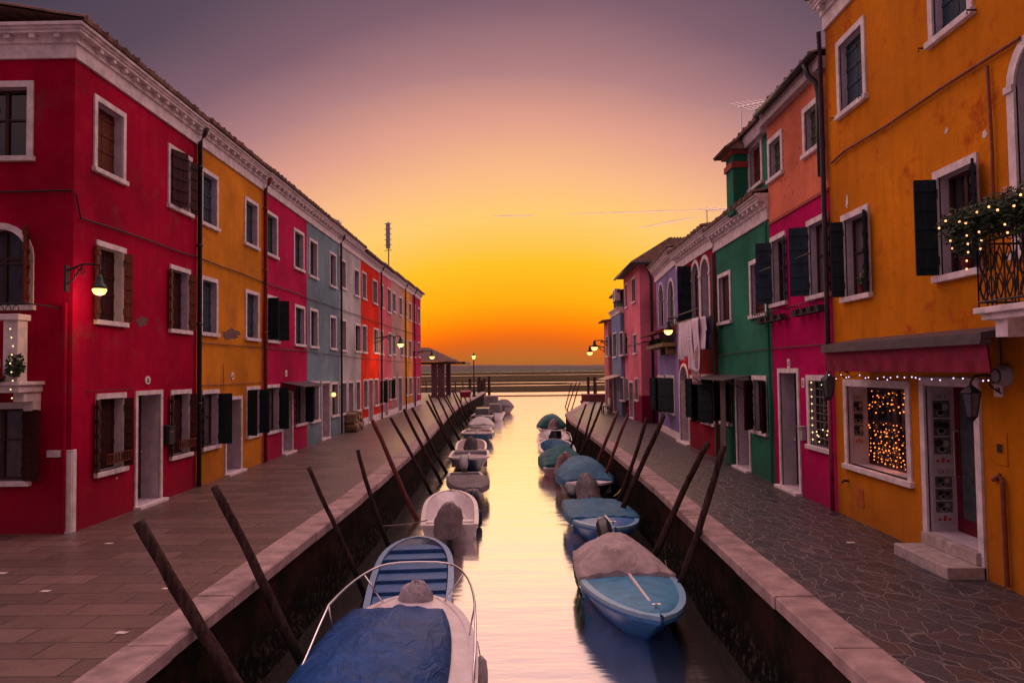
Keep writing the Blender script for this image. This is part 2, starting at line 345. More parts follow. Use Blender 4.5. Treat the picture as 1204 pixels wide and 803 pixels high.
# ------------------------------------------------------------------ ground, water, shore
WZ = -1.34
m = MB(); m.add([(-7000, -40, WZ), (7000, -40, WZ), (7000, 9000, WZ), (-7000, 9000, WZ)], [(0, 1, 2, 3)]); struct('water', m, WATER)
KLp = [(-3.52, -12), (-3.52, 9), (-3.5, 16), (-3.63, 23.2), (-4.0, 33.5), (-4.6, 47), (-4.85, 57), (-4.75, 80), (-4.75, 94)]
KRp = [(2.91, -12), (2.91, 12), (2.92, 17), (2.84, 24), (2.62, 33), (2.42, 39), (2.5, 45), (4.9, 60), (4.9, 64)]
def offs(pl, d):
    return [(x+d, y) for x, y in pl]
def strip(pl, x_in, z0, z1):
    out = []
    m = MB()
    for i in range(len(pl)-1):
        (a, b), (c, d) = pl[i], pl[i+1]
        m.hexa([(a, b, z0), (a+x_in, b, z0), (c+x_in, d, z0), (c, d, z0), (a, b, z1), (a+x_in, b, z1), (c+x_in, d, z1), (c, d, z1)])
    return m
def pave(pl, xfar, z0, z1, inset):
    p = [(x+inset, y) for x, y in pl]; poly = [(x, y, z0) for x, y in p] + [(xfar, p[-1][1], z0), (xfar, p[0][1], z0)]
    return MB().prism(poly, (0, 0, z1-z0))
struct('pavement', pave(KLp, -60, -3, 0, -.44), FLAG)
struct('pavement', pave(KRp, 60, -3, 0, .44), CRAZY)
# kerb stones, each slab with a joint
def kerb(pl, side):
    m = MB()
    for i in range(len(pl)-1):
        a, b = Vector(pl[i]), Vector(pl[i+1]); L = (b-a).length; n = max(1, int(L/1.6)); 
        for k in range(n):
            p = a+(b-a)*(k/n+.006/L); q = a+(b-a)*((k+1)/n-.006/L); j = random.uniform(-.012, .012); h = .02+random.uniform(-.005, .006)
            xi = .46*side
            e = .02
            zz = [(-.2, 0), (h-.02, 0), (h, .02)]
            m.hexa([(p.x+j, p.y, -.13), (p.x+xi, p.y, -.13), (q.x+xi, q.y, -.13), (q.x+j, q.y, -.13),
                    (p.x+j, p.y, h-e), (p.x+xi, p.y, h-e), (q.x+xi, q.y, h-e), (q.x+j, q.y, h-e)])
            m.hexa([(p.x+j, p.y, h-e), (p.x+xi, p.y, h-e), (q.x+xi, q.y, h-e), (q.x+j, q.y, h-e),
                    (p.x+j+e*side, p.y+.01, h), (p.x+xi, p.y+.01, h), (q.x+xi, q.y-.01, h), (q.x+j+e*side, q.y-.01, h)])
    return m
struct('kerb', kerb(KLp, -1), KERB); struct('kerb', kerb(KRp, 1), KERB)
def quay(pl, side):
    m = MB(); rows = []
    zs = [-.13, -.45, -.7, -.95, -1.15, -1.4, -1.8, -3]; offx = [.05, .05, .04, .05, .0, -.06, -.12, -.15]
    ys = []
    for i in range(len(pl)-1):
        a, b = Vector(pl[i]), Vector(pl[i+1]); n = max(1, int((b-a).length/.7))
        for k in range(n): ys.append(a+(b-a)*(k/n))
    ys.append(Vector(pl[-1]))
    rows = [[(p.x+side*(o+random.uniform(-.025, .025)), p.y, z) for p in ys] for z, o in zip(zs, offx)]
    m.grid(rows); back = [[(p.x+side*.42, p.y, z) for p in ys] for z in (-.13, -3)]; m.grid(back)
    m.grid([rows[0], back[0]])
    return m
solo('quay_wall', quay(KLp, -1), QUAY, 'dark brick and stone canal wall under the left pavement, green with algae', 'wall')
solo('quay_wall', quay(KRp, 1), QUAY, 'dark brick and stone canal wall under the right crazy-paved walk, green with algae', 'wall')
def blob_strip(y0, y1, x0, x1, z, amp, n=60, h=.12):
    m = MB(); top = []; bot = []
    for i in range(n+1):
        x = x0+(x1-x0)*i/n; taper = min(1, min(i, n-i)/6); c = (y0+y1)/2
        top.append((x, c+(y1-c)*taper+random.uniform(-amp, amp), z)); bot.append((x, c+(y0-c)*taper+random.uniform(-amp, amp)*.4, z))
    mid = [(a[0], (a[1]+b[1])/2, z+h) for a, b in zip(top, bot)]
    return m.grid([bot, mid, top])
for a in [(113, 116, -80, 70, .5), (134, 189, -170, 150, 1.5), (196, 209, -60, 160, 2), (203, 235, -190, 20, 2), (214, 232, 0, 190, 3), (242, 560, -560, 520, 5), (585, 1420, -1500, 1500, 8)]:
    struct('mudflat', blob_strip(a[0], a[1], a[2], a[3], WZ+.02, a[4]), MUD)
LAND = simple('far_land', (.05, .055, .03), .9, nsc=.01, var=.4, bump=0)
HILL = simple('far_hills', (.11, .075, .07), 1, nsc=.001, var=.15, bump=0)
def ridge(Y, depth, x0, x1, base, amp, n, rough=1):
    m = MB(); hs = []; h = 0
    ph = [random.uniform(0, 6) for _ in range(6)]
    for i in range(n+1):
        t = i/n; h = base+amp*sum(math.sin(t*(k+1)*5.3+ph[k])/(k+1.2) for k in range(6))*.4+random.uniform(-1, 1)*amp*.06*rough; hs.append(max(base*.25, h))
    xs = [x0+(x1-x0)*i/n for i in range(n+1)]
    m.grid([[(x, Y, WZ-1) for x in xs], [(x, Y+depth*.3, WZ+h*.8) for x, h in zip(xs, hs)], [(x, Y+depth*.5, WZ+h) for x, h in zip(xs, hs)], [(x, Y+depth, WZ-1) for x in xs]]); return m
struct('far_shore', ridge(1500, 300, -2200, 2200, 7, 2.5, 300, 4), LAND)
struct('hills', ridge(5200, 900, -4500, 4500, 30, 34, 160), HILL)
# scattered pale paper scraps and stone chips on the pavement
for x, y, s in [(361, 639), (53, 695), (143, 722)][0:0]: pass

# ------------------------------------------------------------------ facades
class Fac:
    def __init__(s, p0, p1, nrm):
        s.p0 = Vector((p0[0], p0[1], 0)); d = Vector((p1[0]-p0[0], p1[1]-p0[1], 0)); s.d = d.normalized()
        n = Vector((s.d.y, -s.d.x, 0)); s.n = n if n.dot(Vector((*nrm, 0))) > 0 else -n
    def pt(s, u, z, w=0): return s.p0+s.d*u+s.n*w+Vector((0, 0, z))
    def px(s, x, y, w=0):
        d = ray(x, y); t = ((s.p0+s.n*w)-CAM).dot(s.n)/d.dot(s.n); q = CAM+d*t; return (q-s.p0).dot(s.d), q.z
    def box(s, m, u0, u1, z0, z1, w0, w1):
        return m.hexa([s.pt(u0, z0, w0), s.pt(u1, z0, w0), s.pt(u1, z0, w1), s.pt(u0, z0, w1), s.pt(u0, z1, w0), s.pt(u1, z1, w0), s.pt(u1, z1, w1), s.pt(u0, z1, w1)])
def wall_mesh(f, u0, u1, z0, z1, holes, depth, sides=True):
    m = MB(); us = sorted({u0, u1, *[h[0] for h in holes], *[h[1] for h in holes]}); zs = sorted({z0, z1, *[h[2] for h in holes], *[h[3] for h in holes]})
    us = [u for u in us if u0 <= u <= u1]; zs = [z for z in zs if z0 <= z <= z1]
    for i in range(len(us)-1):
        for j in range(len(zs)-1):
            a, b, c, d = us[i], us[i+1], zs[j], zs[j+1]; cu, cz = (a+b)/2, (c+d)/2
            if b-a < 1e-5 or d-c < 1e-5: continue
            if any(h[0] < cu < h[1] and h[2] < cz < h[3] for h in holes): continue
            m.add([f.pt(a, c), f.pt(b, c), f.pt(b, d), f.pt(a, d)], [(0, 1, 2, 3)])
    for h in holes:
        if len(h) > 4 and h[4]:      # arched opening: spandrels
            r = (h[1]-h[0])/2; c = (h[0]+h[1])/2; zc = h[3]-r; n = 8
            for sgn in (-1, 1):
                arc = [f.pt(c+sgn*r*math.cos(k*math.pi/2/n), zc+r*math.sin(k*math.pi/2/n)) for k in range(n+1)]
                m.add([f.pt(c+sgn*r, h[3])]+arc, [(0, k+1, k+2) for k in range(n)])
    if sides:
        m.add([f.pt(u0, z0), f.pt(u0, z1), f.pt(u0, z1, -depth), f.pt(u0, z0, -depth)], [(0, 1, 2, 3)])
        m.add([f.pt(u1, z0), f.pt(u1, z1), f.pt(u1, z1, -depth), f.pt(u1, z0, -depth)], [(0, 1, 2, 3)])
        m.add([f.pt(u0, z0, -depth), f.pt(u1, z0, -depth), f.pt(u1, z1, -depth), f.pt(u0, z1, -depth)], [(0, 1, 2, 3)])
        m.add([f.pt(u0, z1), f.pt(u1, z1), f.pt(u1, z1, -depth), f.pt(u0, z1, -depth)], [(0, 1, 2, 3)])
    return m
def arc_pts(f, c, zc, r, w, n=12): return [f.pt(c+r*math.cos(math.pi*k/n), zc+r*math.sin(math.pi*k/n), w) for k in range(n+1)]
def shutter(f, uh, z0, z1, wid, ang, sgn, mat, parent, far, w=.035):
    # hinged at uh; sgn=+1 leaf extends to +u when closed; ang 0 closed .. 180 flat on wall
    a = R(ang); du, dw = sgn*math.cos(a), math.sin(a); tu, tw = -sgn*math.sin(a), math.cos(a); th = .035
    def P(s, z, t): return f.pt(uh+du*s+tu*t, z, w+dw*s+tw*t)
    m = MB()
    def bx(s0, s1, z0, z1, t0, t1): m.hexa([P(s0, z0, t0), P(s1, z0, t0), P(s1, z0, t1), P(s0, z0, t1), P(s0, z1, t0), P(s1, z1, t0), P(s1, z1, t1), P(s0, z1, t1)])
    if far:
        bx(0, wid, z0, z1, 0, th)
        for k in (.12, .5, .88): bx(.02, wid-.02, z0+(z1-z0)*k-.03, z0+(z1-z0)*k+.03, th, th+.02)
    else:
        nb = 3
        for k in range(nb): bx(wid*k/nb+.004, wid*(k+1)/nb-.004, z0, z1, 0, th)
        bx(0, wid, z0+.01, z1-.01, .008, th-.008)
        nz = 5
        for k in range(nz):
            zc = z0+(z1-z0)*(k+.5)/nz
            for t0 in (th, -.018): bx(.015, wid-.015, zc-.035, zc+.035, t0, t0+.018)
    o = part('shutter', m, mat, parent)
    if not far:
        for k in (.15, .85): h = MB(); h.tube([f.pt(uh, z0+(z1-z0)*k-.06, w), f.pt(uh, z0+(z1-z0)*k+.06, w)], .014, 6); part('hinge', h, IRON, o)
    return o
def window(root, f, holes, x0, x1, yt, yb, shut=None, sm=SH_DARK, closed=None, arch=False, depth=.18, fw=.11, fm=STONE, far=False, sill=True, raw=None, fold=1.0):
    if raw: u0, u1, z0, z1 = raw
    else:
        ym, xm = (yt+yb)/2, (x0+x1)/2
        u0, u1 = sorted((f.px(x0, ym)[0], f.px(x1, ym)[0])); z1 = f.px(xm, yt)[1]; z0 = f.px(xm, yb)[1]
    sh = .10 if sill else 0
    a, b, c, d = u0+fw, u1-fw, z0+sh, z1-fw      # opening
    if b-a < .15: k = (u1-u0)*.18; a, b = u0+k, u1-k
    holes.append((a, b, c, d, arch))
    r = (b-a)/2; cu = (a+b)/2; zc = d-r
    # reveal + casement
    m = MB(); dp = -depth
    if arch:
        prof = [(b, c)]+[(cu+r*math.cos(math.pi*k/12), zc+r*math.sin(math.pi*k/12)) for k in range(13)]+[(a, c)]
    else: prof = [(b, c), (b, d), (a, d), (a, c)]
    m.add([f.pt(u, z, 0) for u, z in prof]+[f.pt(u, z, dp) for u, z in prof], [(i, (i+1) % len(prof), len(prof)+(i+1) % len(prof), len(prof)+i) for i in range(len(prof))])
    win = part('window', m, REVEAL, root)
    # casement + pane
    g = MB(); f.box(g, a, b, c, d, dp-.03, dp-.01); part('pane', g, random.choice([GLASS, GLASS, GLASS2, GLASS3]) if not far else random.choice([GLASS, GLASS2, GLASS3]), win)
    if not closed:
        g = MB(); cw = .045
        for (p, q, s, t) in ((a, a+cw, c, d), (b-cw, b, c, d), (cu-cw*.7, cu+cw*.7, c, d), (a+cw, cu-cw*.7, c, c+cw), (cu+cw*.7, b-cw, c, c+cw), (a+cw, cu-cw*.7, d-cw, d), (cu+cw*.7, b-cw, d-cw, d),
                             (a+cw, cu-cw*.7, c+(d-c)*.55, c+(d-c)*.55+.03), (cu+cw*.7, b-cw, c+(d-c)*.55, c+(d-c)*.55+.03)): f.box(g, p, q, s, t, dp-.01, dp+.025)
        if arch: f.box(g, a+cw, b-cw, zc-.02, zc+.03, dp-.01, dp+.02)
        part('casement', g, DOOR_W if not far else SH_BROWN, win)
    else:
        for s0, s1 in ((a+.005, cu-.006), (cu+.006, b-.005)):
            g = MB(); nb = 3
            for k in range(nb): f.box(g, s0+(s1-s0)*k/nb+.003, s0+(s1-s0)*(k+1)/nb-.003, c+.01, d-.005, dp+.005, dp+.04)
            if not far:
                for k in range(4): zq = c+(d-c)*(k+.5)/4; f.box(g, s0+.01, s1-.01, zq-.03, zq+.03, dp+.04, dp+.055)
            part('shutter', g, closed, win)
    # stone surround
    g = MB(); pr = .03
    if arch:
        n = 12; ro = r+fw
        for k in range(n):
            t0, t1 = math.pi*k/n, math.pi*(k+1)/n
            q = [(cu+r*math.cos(t0), zc+r*math.sin(t0)), (cu+ro*math.cos(t0), zc+ro*math.sin(t0)), (cu+ro*math.cos(t1), zc+ro*math.sin(t1)), (cu+r*math.cos(t1), zc+r*math.sin(t1))]
            g.hexa([f.pt(u, z, -.02) for u, z in q]+[f.pt(u, z, pr) for u, z in q])
        f.box(g, a-fw, a, c, zc, -.02, pr); f.box(g, b, b+fw, c, zc, -.02, pr)
        f.box(g, a-fw-.02, a+.0, zc-.05, zc+.03, pr, pr+.025); f.box(g, b, b+fw+.02, zc-.05, zc+.03, pr, pr+.025)
    else:
        f.box(g, a-fw, a, c, d, -.02, pr); f.box(g, b, b+fw, c, d, -.02, pr); f.box(g, a-fw, b+fw, d, d+fw, -.02, pr)
    part('frame', g, fm, win)
    if sill:
        g = MB(); f.box(g, a-fw-.04, b+fw+.04, c-.09, c, -.1, .075); part('sill', g, STONE, win, bevel=0 if far else .008)
    if shut:
        w = (b-a)/2
        la, ra = shut
        # (near leaf, far leaf) angles; leaves past 150 degrees are folded in two against the wall
        if la is not None: shutter(f, a+.0, c+.01, d-.01, w*(.5 if la > 150 else 1)*fold, la, 1, sm, win, far)
        if ra is not None: shutter(f, b-.0, c+.01, d-.01, w*(.5 if ra > 150 else 1)*fold, ra, -1, sm, win, far)
    return win, (a, b, c, d)
def door(root, f, holes, x0, x1, yt, yb, mat=DOOR_W, step=True, depth=.45, fw=.11, arch=False, far=False, raw=None, z0=None, openleaf=False, label=None):
    if raw: u0, u1, z1 = raw
    else:
        ym = (yt+yb)/2; u0, u1 = sorted((f.px(x0, ym)[0], f.px(x1, ym)[0])); z1 = f.px((x0+x1)/2, yt)[1]
    b0 = .06 if z0 is None else z0
    a, b, c, d = u0+fw, u1-fw, b0, z1-fw; cu = (a+b)/2; r = (b-a)/2; zc = d-r
    holes.append((a, b, c, d, arch)); dp = -depth
    prof = ([(b, c)]+[(cu+r*math.cos(math.pi*k/12), zc+r*math.sin(math.pi*k/12)) for k in range(13)]+[(a, c)]) if arch else [(b, c), (b, d), (a, d), (a, c)]
    m = MB(); m.add([f.pt(u, z, 0) for u, z in prof]+[f.pt(u, z, dp) for u, z in prof], [(i, (i+1) % len(prof), len(prof)+(i+1) % len(prof), len(prof)+i) for i in range(len(prof))])
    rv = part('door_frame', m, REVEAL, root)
    m = MB(); f.box(m, a, b, c, d, dp-.06, dp)
    if not far:
        for k in range(3):
            for (p, q) in ((a+.08, cu-.04), (cu+.04, b-.08)): f.box(m, p, q, c+.12+(d-c-.2)*k/3, c+.04+(d-c-.2)*(k+1)/3, dp, dp+.02)
    dr = part('door', m, mat, root, label=label)
    m = MB(); m.ball(f.pt(b-.1, c+1.0, dp+.06), .03); m.tube([f.pt(b-.1, c+1.0, dp), f.pt(b-.1, c+1.0, dp+.06)], .012, 6); part('handle', m, CHROME, dr)
    g = MB()
    if arch:
        ro = r+fw
        for k in range(12):
            t0, t1 = math.pi*k/12, math.pi*(k+1)/12
            q = [(cu+r*math.cos(t0), zc+r*math.sin(t0)), (cu+ro*math.cos(t0), zc+ro*math.sin(t0)), (cu+ro*math.cos(t1), zc+ro*math.sin(t1)), (cu+r*math.cos(t1), zc+r*math.sin(t1))]
            g.hexa([f.pt(u, z, -.02) for u, z in q]+[f.pt(u, z, .03) for u, z in q])
        f.box(g, a-fw, a, 0, zc, -.02, .03); f.box(g, b, b+fw, 0, zc, -.02, .03)
    else:
        f.box(g, a-fw, a, 0, d, -.02, .03); f.box(g, b, b+fw, 0, d, -.02, .03); f.box(g, a-fw, b+fw, d, d+fw, -.02, .03)
    part('surround', g, STONE, rv)
    if step:
        g = MB(); f.box(g, a-fw-.03, b+fw+.03, -.02, c-.003, -.3, .16 if not far else .06); part('step', g, STONE, root, bevel=.01)
    return dr, (a, b, c, d)
def cornice(root, f, u0, u1, z, far=False, size=1.0, bracket=.42, mat=STONE, wrap=False):
    m = MB(); s = size
    for z0, z1, w in ((0, .36*s, .05), (.36*s, .42*s, .09), (.42*s, .55*s, .09), (.55*s, .63*s, .30*s), (.63*s, .70*s, .34*s), (.70*s, .78*s, .40*s)):
        f.box(m, u0-(w if wrap else 0), u1, z+z0, z+z1, -.3, w)
    n = int((u1-u0)/bracket)
    for k in range(n):
        u = u0+(k+.5)*(u1-u0)/n
        f.box(m, u-.07*s, u+.07*s, z+.44*s, z+.549*s, .09, .27*s)
    return part('cornice', m, mat, root)
def tiles(root, f, u0, u1, z, over, back, rise, pitch=.21, name='roof', flat=False):
    # corrugated clay-tile slope rising away from the facade
    m = MB(); n = max(2, int((u1-u0)/pitch)); rows = []; nr = 3 if flat else 14
    for j in range(nr+1):
        w = over-(over+back)*j/nr; zz = z+rise*j/nr; row = []
        for i in range(n*4+1):
            t = i/4; a = abs(math.sin(math.pi*t)); jit = random.Random(int(t)*31+7).uniform(-.008, .012)
            row.append(f.pt(u0+(u1-u0)*i/(n*4), zz+.075*a+jit+(0 if j % 2 else .01), w+(random.Random(int(t)*13).uniform(-.02, .03) if j == 0 else 0)))
        rows.append(row)
    m.grid(rows)
    lo = [[f.pt(u0+(u1-u0)*i/(n*4), z-.035, over) for i in range(n*4+1)], rows[0]]; m.grid(lo)
    m.add([f.pt(u0, z-.035, over), f.pt(u1, z-.035, over), f.pt(u1, z-.035+rise, -back), f.pt(u0, z-.035+rise, -back)], [(0, 1, 2, 3)])
    m.add([f.pt(u0, z-.035+rise, -back), f.pt(u1, z-.035+rise, -back), f.pt(u1, z-1, -back), f.pt(u0, z-1, -back)], [(0, 1, 2, 3)])
    return part(name, m, TILE, root)
def drainpipe(root, f, px_, ytop, ybot=None, r=.05, mat=PIPE, w=.09, z1=None, z0=.02):
    u, z = f.px(px_, (ytop+430)/2); z = f.px(px_, ytop)[1] if z1 is None else z1
    m = MB(); m.tube([f.pt(u, z+.05, w+.18), f.pt(u, z-.12, w+.1), f.pt(u, z-.3, w), f.pt(u, z0, w)], r, 10)
    k = z-.9
    while k > z0+.3: m.tube([f.pt(u, k-.03, w), f.pt(u, k+.03, w)], r*1.25, 10); f.box(m, u-.012, u+.012, k-.01, k+.01, 0, w); k -= 1.9
    return part('drainpipe', m, mat, root, smooth=True)
def cablerun(pts, f, label, r=.012, w=.045, mat=CABLE, group=None):
    m = MB(); P = []
    q = [f.px(x, y) for x, y in pts]
    for i in range(len(q)-1):
        L = abs(q[i+1][0]-q[i][0]); n = max(1, int(L/1.2))
        for k in range(n): t = k/n; P.append(f.pt(q[i][0]+(q[i+1][0]-q[i][0])*t, q[i][1]+(q[i+1][1]-q[i][1])*t+random.uniform(-.025, .015), w))
    P.append(f.pt(*q[-1], w)); m.tube(P, r, 6); return solo('cable', m, mat, label, 'cable', group or 'cables along the facades')
def glow(root, loc, energy, col=(1, .55, .25), r=.05):
    l = bpy.data.lights.new('bulb_light', 'POINT'); l.energy = energy; l.color = col; l.shadow_soft_size = r
    o = link(bpy.data.objects.new('bulb_light', l)); o.parent = root; o.location = Vector(loc)-(ORG[root.name]); return o

# ================================================================== LEFT ROW
FL = Fac((-7.78, 12.66), (-8.3, 55.0), (1, 0))
FF = Fac((-7.78, 12.66), (-14, 12.66), (0, -1))        # south face of the corner house
def uL(x): return FL.px(x, 436)[0]
LEFT = [
 dict(n='red_house', l='deep red corner house with white cornice, nearest on the left bank', c=(.40, .002, .036), x=(84, 231), k='red', top=8.24,
   w=[(109.6, 147, 122, 211, dict(closed=SH_RUST)), (197, 225, 177, 251, dict(shut=(18, 165), fold=.97, sm=SH_BROWN)),
      (112, 147, 287, 384, dict(shut=(165, 160), sm=SH_RUST, closed=SH_BROWN)), (199, 223, 314, 393, dict(shut=(165, 160), sm=SH_RUST, closed=SH_BROWN)),
      (112, 147, 462, 558, dict(shut=(162, 155), sm=SH_BROWN, closed=SH_BROWN)), (200, 224, 458, 539, dict(shut=(162, 155), sm=SH_BROWN, closed=SH_BROWN))], d=[(158, 190, 459, 590, DOOR_W)], pipe=231),
 dict(n='yellow_house', l='ochre yellow house beside the deep red corner house, patched plaster between its windows', c=(.68, .25, .02), x=(231, 309), k='ochre', top=8.27,
   w=[(235.5, 256, 202, 269, dict(closed=SH_SLATE)), (287, 303, 235, 292, dict(closed=SH_SLATE)), (235, 255.5, 326, 396, dict(closed=SH_SLATE)), (288, 304, 342, 401.5, dict(closed=SH_SLATE)),
      (237, 257, 458, 529, dict(shut=(165, 100), sm=SH_DARK, fold=.8)), (289, 305, 454, 515, dict(shut=(100, 100), sm=SH_DARK, fold=.62))], d=[(264, 284, 466, 556, DOOR_W)], pipe=309, pm=PIPE_RUST),
 dict(n='magenta_house', l='magenta house between the ochre house and the blue-grey house on the left bank', c=(.52, .008, .085), x=(309, 361), k='magenta', top=8.3,
   w=[(311, 326, 250, 303, dict(closed=SH_DARK)), (345, 357, 271, 319, dict(closed=SH_DARK)), (313, 327, 348, 404, dict(shut=(95, 110), sm=SH_DARK, fold=.72)), (346, 358, 359, 408, dict(closed=SH_DARK)),
      (313, 328, 452, 510, dict(shut=(165, 95), sm=SH_DARK, fold=.6)), (347, 359, 450, 501, dict(shut=(165, 95), sm=SH_DARK, fold=.55))], d=[(331, 344, 460, 532, DOOR_P)]),
 dict(n='blue_grey_house', l='blue-grey house with a lit lamp beside its door on the left bank', c=(.19, .29, .33), x=(361, 399), k='bluegrey', top=8.3,
   w=[(363, 373, 282, 328, dict(closed=SH_DARK)), (387, 395, 297, 339, dict(closed=SH_DARK)), (364, 373.5, 363, 410, dict(closed=SH_DARK)), (387.6, 395, 371, 412, dict(closed=SH_DARK)),
      (365, 375, 448, 497, dict(closed=SH_DARK)), (389, 397.5, 449, 490.5, dict(closed=SH_DARK))], d=[(377.5, 387.7, 448, 515, DOOR_P)], pipe=398.6),
 dict(n='pale_grey_house', l='pale grey house with firewood stacked at its foot', c=(.50, .49, .48), x=(399, 424.5), k='palegrey', top=8.3,
   w=[(399.6, 406.5, 305, 341, dict()), (416, 422, 316, 349.6, dict()), (400, 407, 375, 414, dict()), (417, 424, 380.5, 415, dict()), (401, 407.5, 448, 488, dict()), (418, 423.5, 447, 484, dict())],
   d=[(409, 415.4, 448, 504, DOOR_P)]),
 dict(n='scarlet_house', l='scarlet red house glowing under a street lamp, middle of the left row', c=(.78, .03, .012), x=(424.5, 446), k='scarlet', top=8.3,
   w=[(425.2, 430.5, 320, 353, dict()), (438, 443.3, 329, 358.6, dict()), (425.7, 431, 382, 416, dict(closed=SH_DARK)), (439, 445, 386, 416.6, dict(closed=SH_DARK)), (427, 432, 446, 481, dict(closed=SH_DARK)), (440, 444.5, 445, 478, dict())],
   d=[(433, 438.2, 445, 493, DOOR_P)], pipe=446),
 dict(n='pink_house', l='rose pink house beside the scarlet house, with a curtain over its door', c=(.74, .15, .19), x=(446, 460.5), k='pink', top=8.35,
   w=[(446.8, 450.6, 334, 363, dict()), (455, 459.4, 339, 369, dict()), (446.8, 450.6, 388, 418, dict()), (456, 460, 391, 419, dict()), (447, 450.6, 446, 476, dict(shut=(165, 90), fold=.6)), (457, 460, 445, 471, dict(shut=(165, 90), fold=.6))],
   d=[(452, 455.8, 444, 487, DOOR_P)]),
 dict(n='beige_house', l='dusty beige-pink house between the rose pink house and the far yellow house', c=(.52, .31, .27), x=(460.5, 474.5), k='beige', top=8.4,
   w=[(461.2, 465, 344, 368, dict()), (469, 472.5, 349, 372, dict()), (461.2, 465, 394, 418, dict()), (470.5, 473.8, 397, 419, dict()), (461.5, 465, 443, 470, dict())], d=[(468, 472.5, 443, 483, DOOR_W)], pipe=474.5),
 dict(n='golden_house', l='narrow golden yellow house second from the far end of the left row', c=(.75, .32, .05), x=(474.5, 485), k='golden', top=8.45,
   w=[(475.4, 478, 352, 374, dict()), (480.5, 483.4, 356, 378, dict()), (475.4, 478, 399, 420, dict(closed=SH_DARK)), (480.5, 483.6, 400, 421, dict(closed=SH_DARK)), (476, 479, 443, 466, dict(closed=SH_DARK)), (480.8, 484, 443, 465, dict(closed=SH_DARK))], d=[], pipe=485),
 dict(n='magenta_house', l='narrow magenta house at the far end of the left row, next to the portico', c=(.52, .02, .10), x=(485, 495), k='magenta2', top=8.5,
   w=[(486, 488.2, 358, 380, dict()), (491, 493.6, 362, 382, dict()), (486, 488.2, 401, 421, dict()), (491, 493.6, 402, 421, dict()), (490.6, 493.2, 443, 464, dict(closed=SH_DARK))], d=[(486.2, 489, 443, 476, DOOR_W)]),
]
GL = 'terraced houses along the left bank'
house_roots = {}
for i, H in enumerate(LEFT):
    u0 = uL(H['x'][0]) if i else 0.0; u1 = uL(H['x'][1]); far = i >= 3; z1 = H['top']+(.35 if True else 0)
    root = thing(H['n'], FL.pt((u0+u1)/2, 0), H['l'], 'house', GL); house_roots[i] = root
    pm = plaster(H['k'], H['c'], amt=.25 if i > 1 else .3)
    holes = []
    for (x0, x1, yt, yb, kw) in H['w']:
        kw = dict(kw); kw.setdefault('sm', SH_DARK)
        window(root, FL, holes, x0, x1, yt, yb, far=far, depth=.2 if i == 0 else .17, fw=.1 if i < 5 else .08, **kw)
    for (x0, x1, yt, yb, dm) in H['d']: door(root, FL, holes, x0, x1, yt, yb, dm, far=far, fw=.09, depth=.4)
    if i == 0:
        # south face, facing the camera
        hf = []
        def south(u_a, u_b, yt, yb, **kw):
            za, zb = ony(20, yt, 12.66).z, ony(20, yb, 12.66).z
            return window(root, FF, hf, 0, 0, 0, 0, raw=(u_a, u_b, zb, za), depth=.16, **kw)
        south(.72, 1.86, 96, 191, shut=(None, 110), sm=SH_BROWN)
        south(.68, 1.9, 262, 366, arch=True, shut=(118, 118), sm=SH_RUST)
        south(.72, 1.86, 473, 572, shut=(150, 150), sm=SH_BROWN)
        m = wall_mesh(FL, 0, u1, -.3, z1, holes, 8, sides=False)
        s = wall_mesh(FF, 0, 7, -.3, z1, hf, 8, sides=False)
        m.add(s.v, s.f)
        m.add([FL.pt(u1, -.3), FL.pt(u1, z1), FL.pt(u1, z1, -7), FL.pt(u1, -.3, -7)], [(0, 1, 2, 3)])
        m.add([FL.pt(0, -.3, -7), FL.pt(0, z1, -7), FL.pt(u1, z1, -7), FL.pt(u1, -.3, -7)], [(0, 1, 2, 3)])
        part('wall', m, pm, root)
        # cornice both ways
        cornice(root, FL, .3, u1, H['top'], size=.70)
        cornice(root, FF, 0, 7, H['top'], size=.70, wrap=True)
        tiles(root, FL, -.30, u1, H['top']+.59, .31, 7, 1.3, pitch=.16)
        mb = MB(); FL.box(mb, .02, .13, 0, 1.42, -.01, .022); FF.box(mb, -.021, .1, 0, 1.42, -.01, .024); part('corner_stone', mb, STONE, root, bevel=.008)
        mb = MB(); FF.box(mb, .17, .41, 1.3, 1.42, -.02, .03); part('wall_plate', mb, STONE, root, bevel=.005)
    else:
        part('wall', wall_mesh(FL, u0, u1, -.3, z1, holes, 8), pm, root)
        cornice(root, FL, u0, u1, H['top'], far=far, size=.70 if i < 5 else .55)
        tiles(root, FL, u0, u1, H['top']+(.59 if i < 5 else .47), .33 if i < 5 else .36, 7, 1.3, pitch=.18)
    if H.get('pipe'): drainpipe(root, FL, H['pipe'], 0, z1=H['top']+.35, mat=H.get('pm', PIPE), r=.055 if i < 2 else .045)
    # low plinth line
    if i > 0:
        ds = sorted(h[:2] for h in holes if h[2] < .3); m = MB(); prev = u0
        for a, b in ds+[(u1, u1)]:
            e = a-.13 if b != u1 or a != u1 else u1
            if e > prev+.05: m = MB(); FL.box(m, prev+.001, e-.001, -.05, .10 if i < 5 else .35, 0, .012); part('plinth', m, STONE if i > 4 else pm, root)
            prev = b+.13
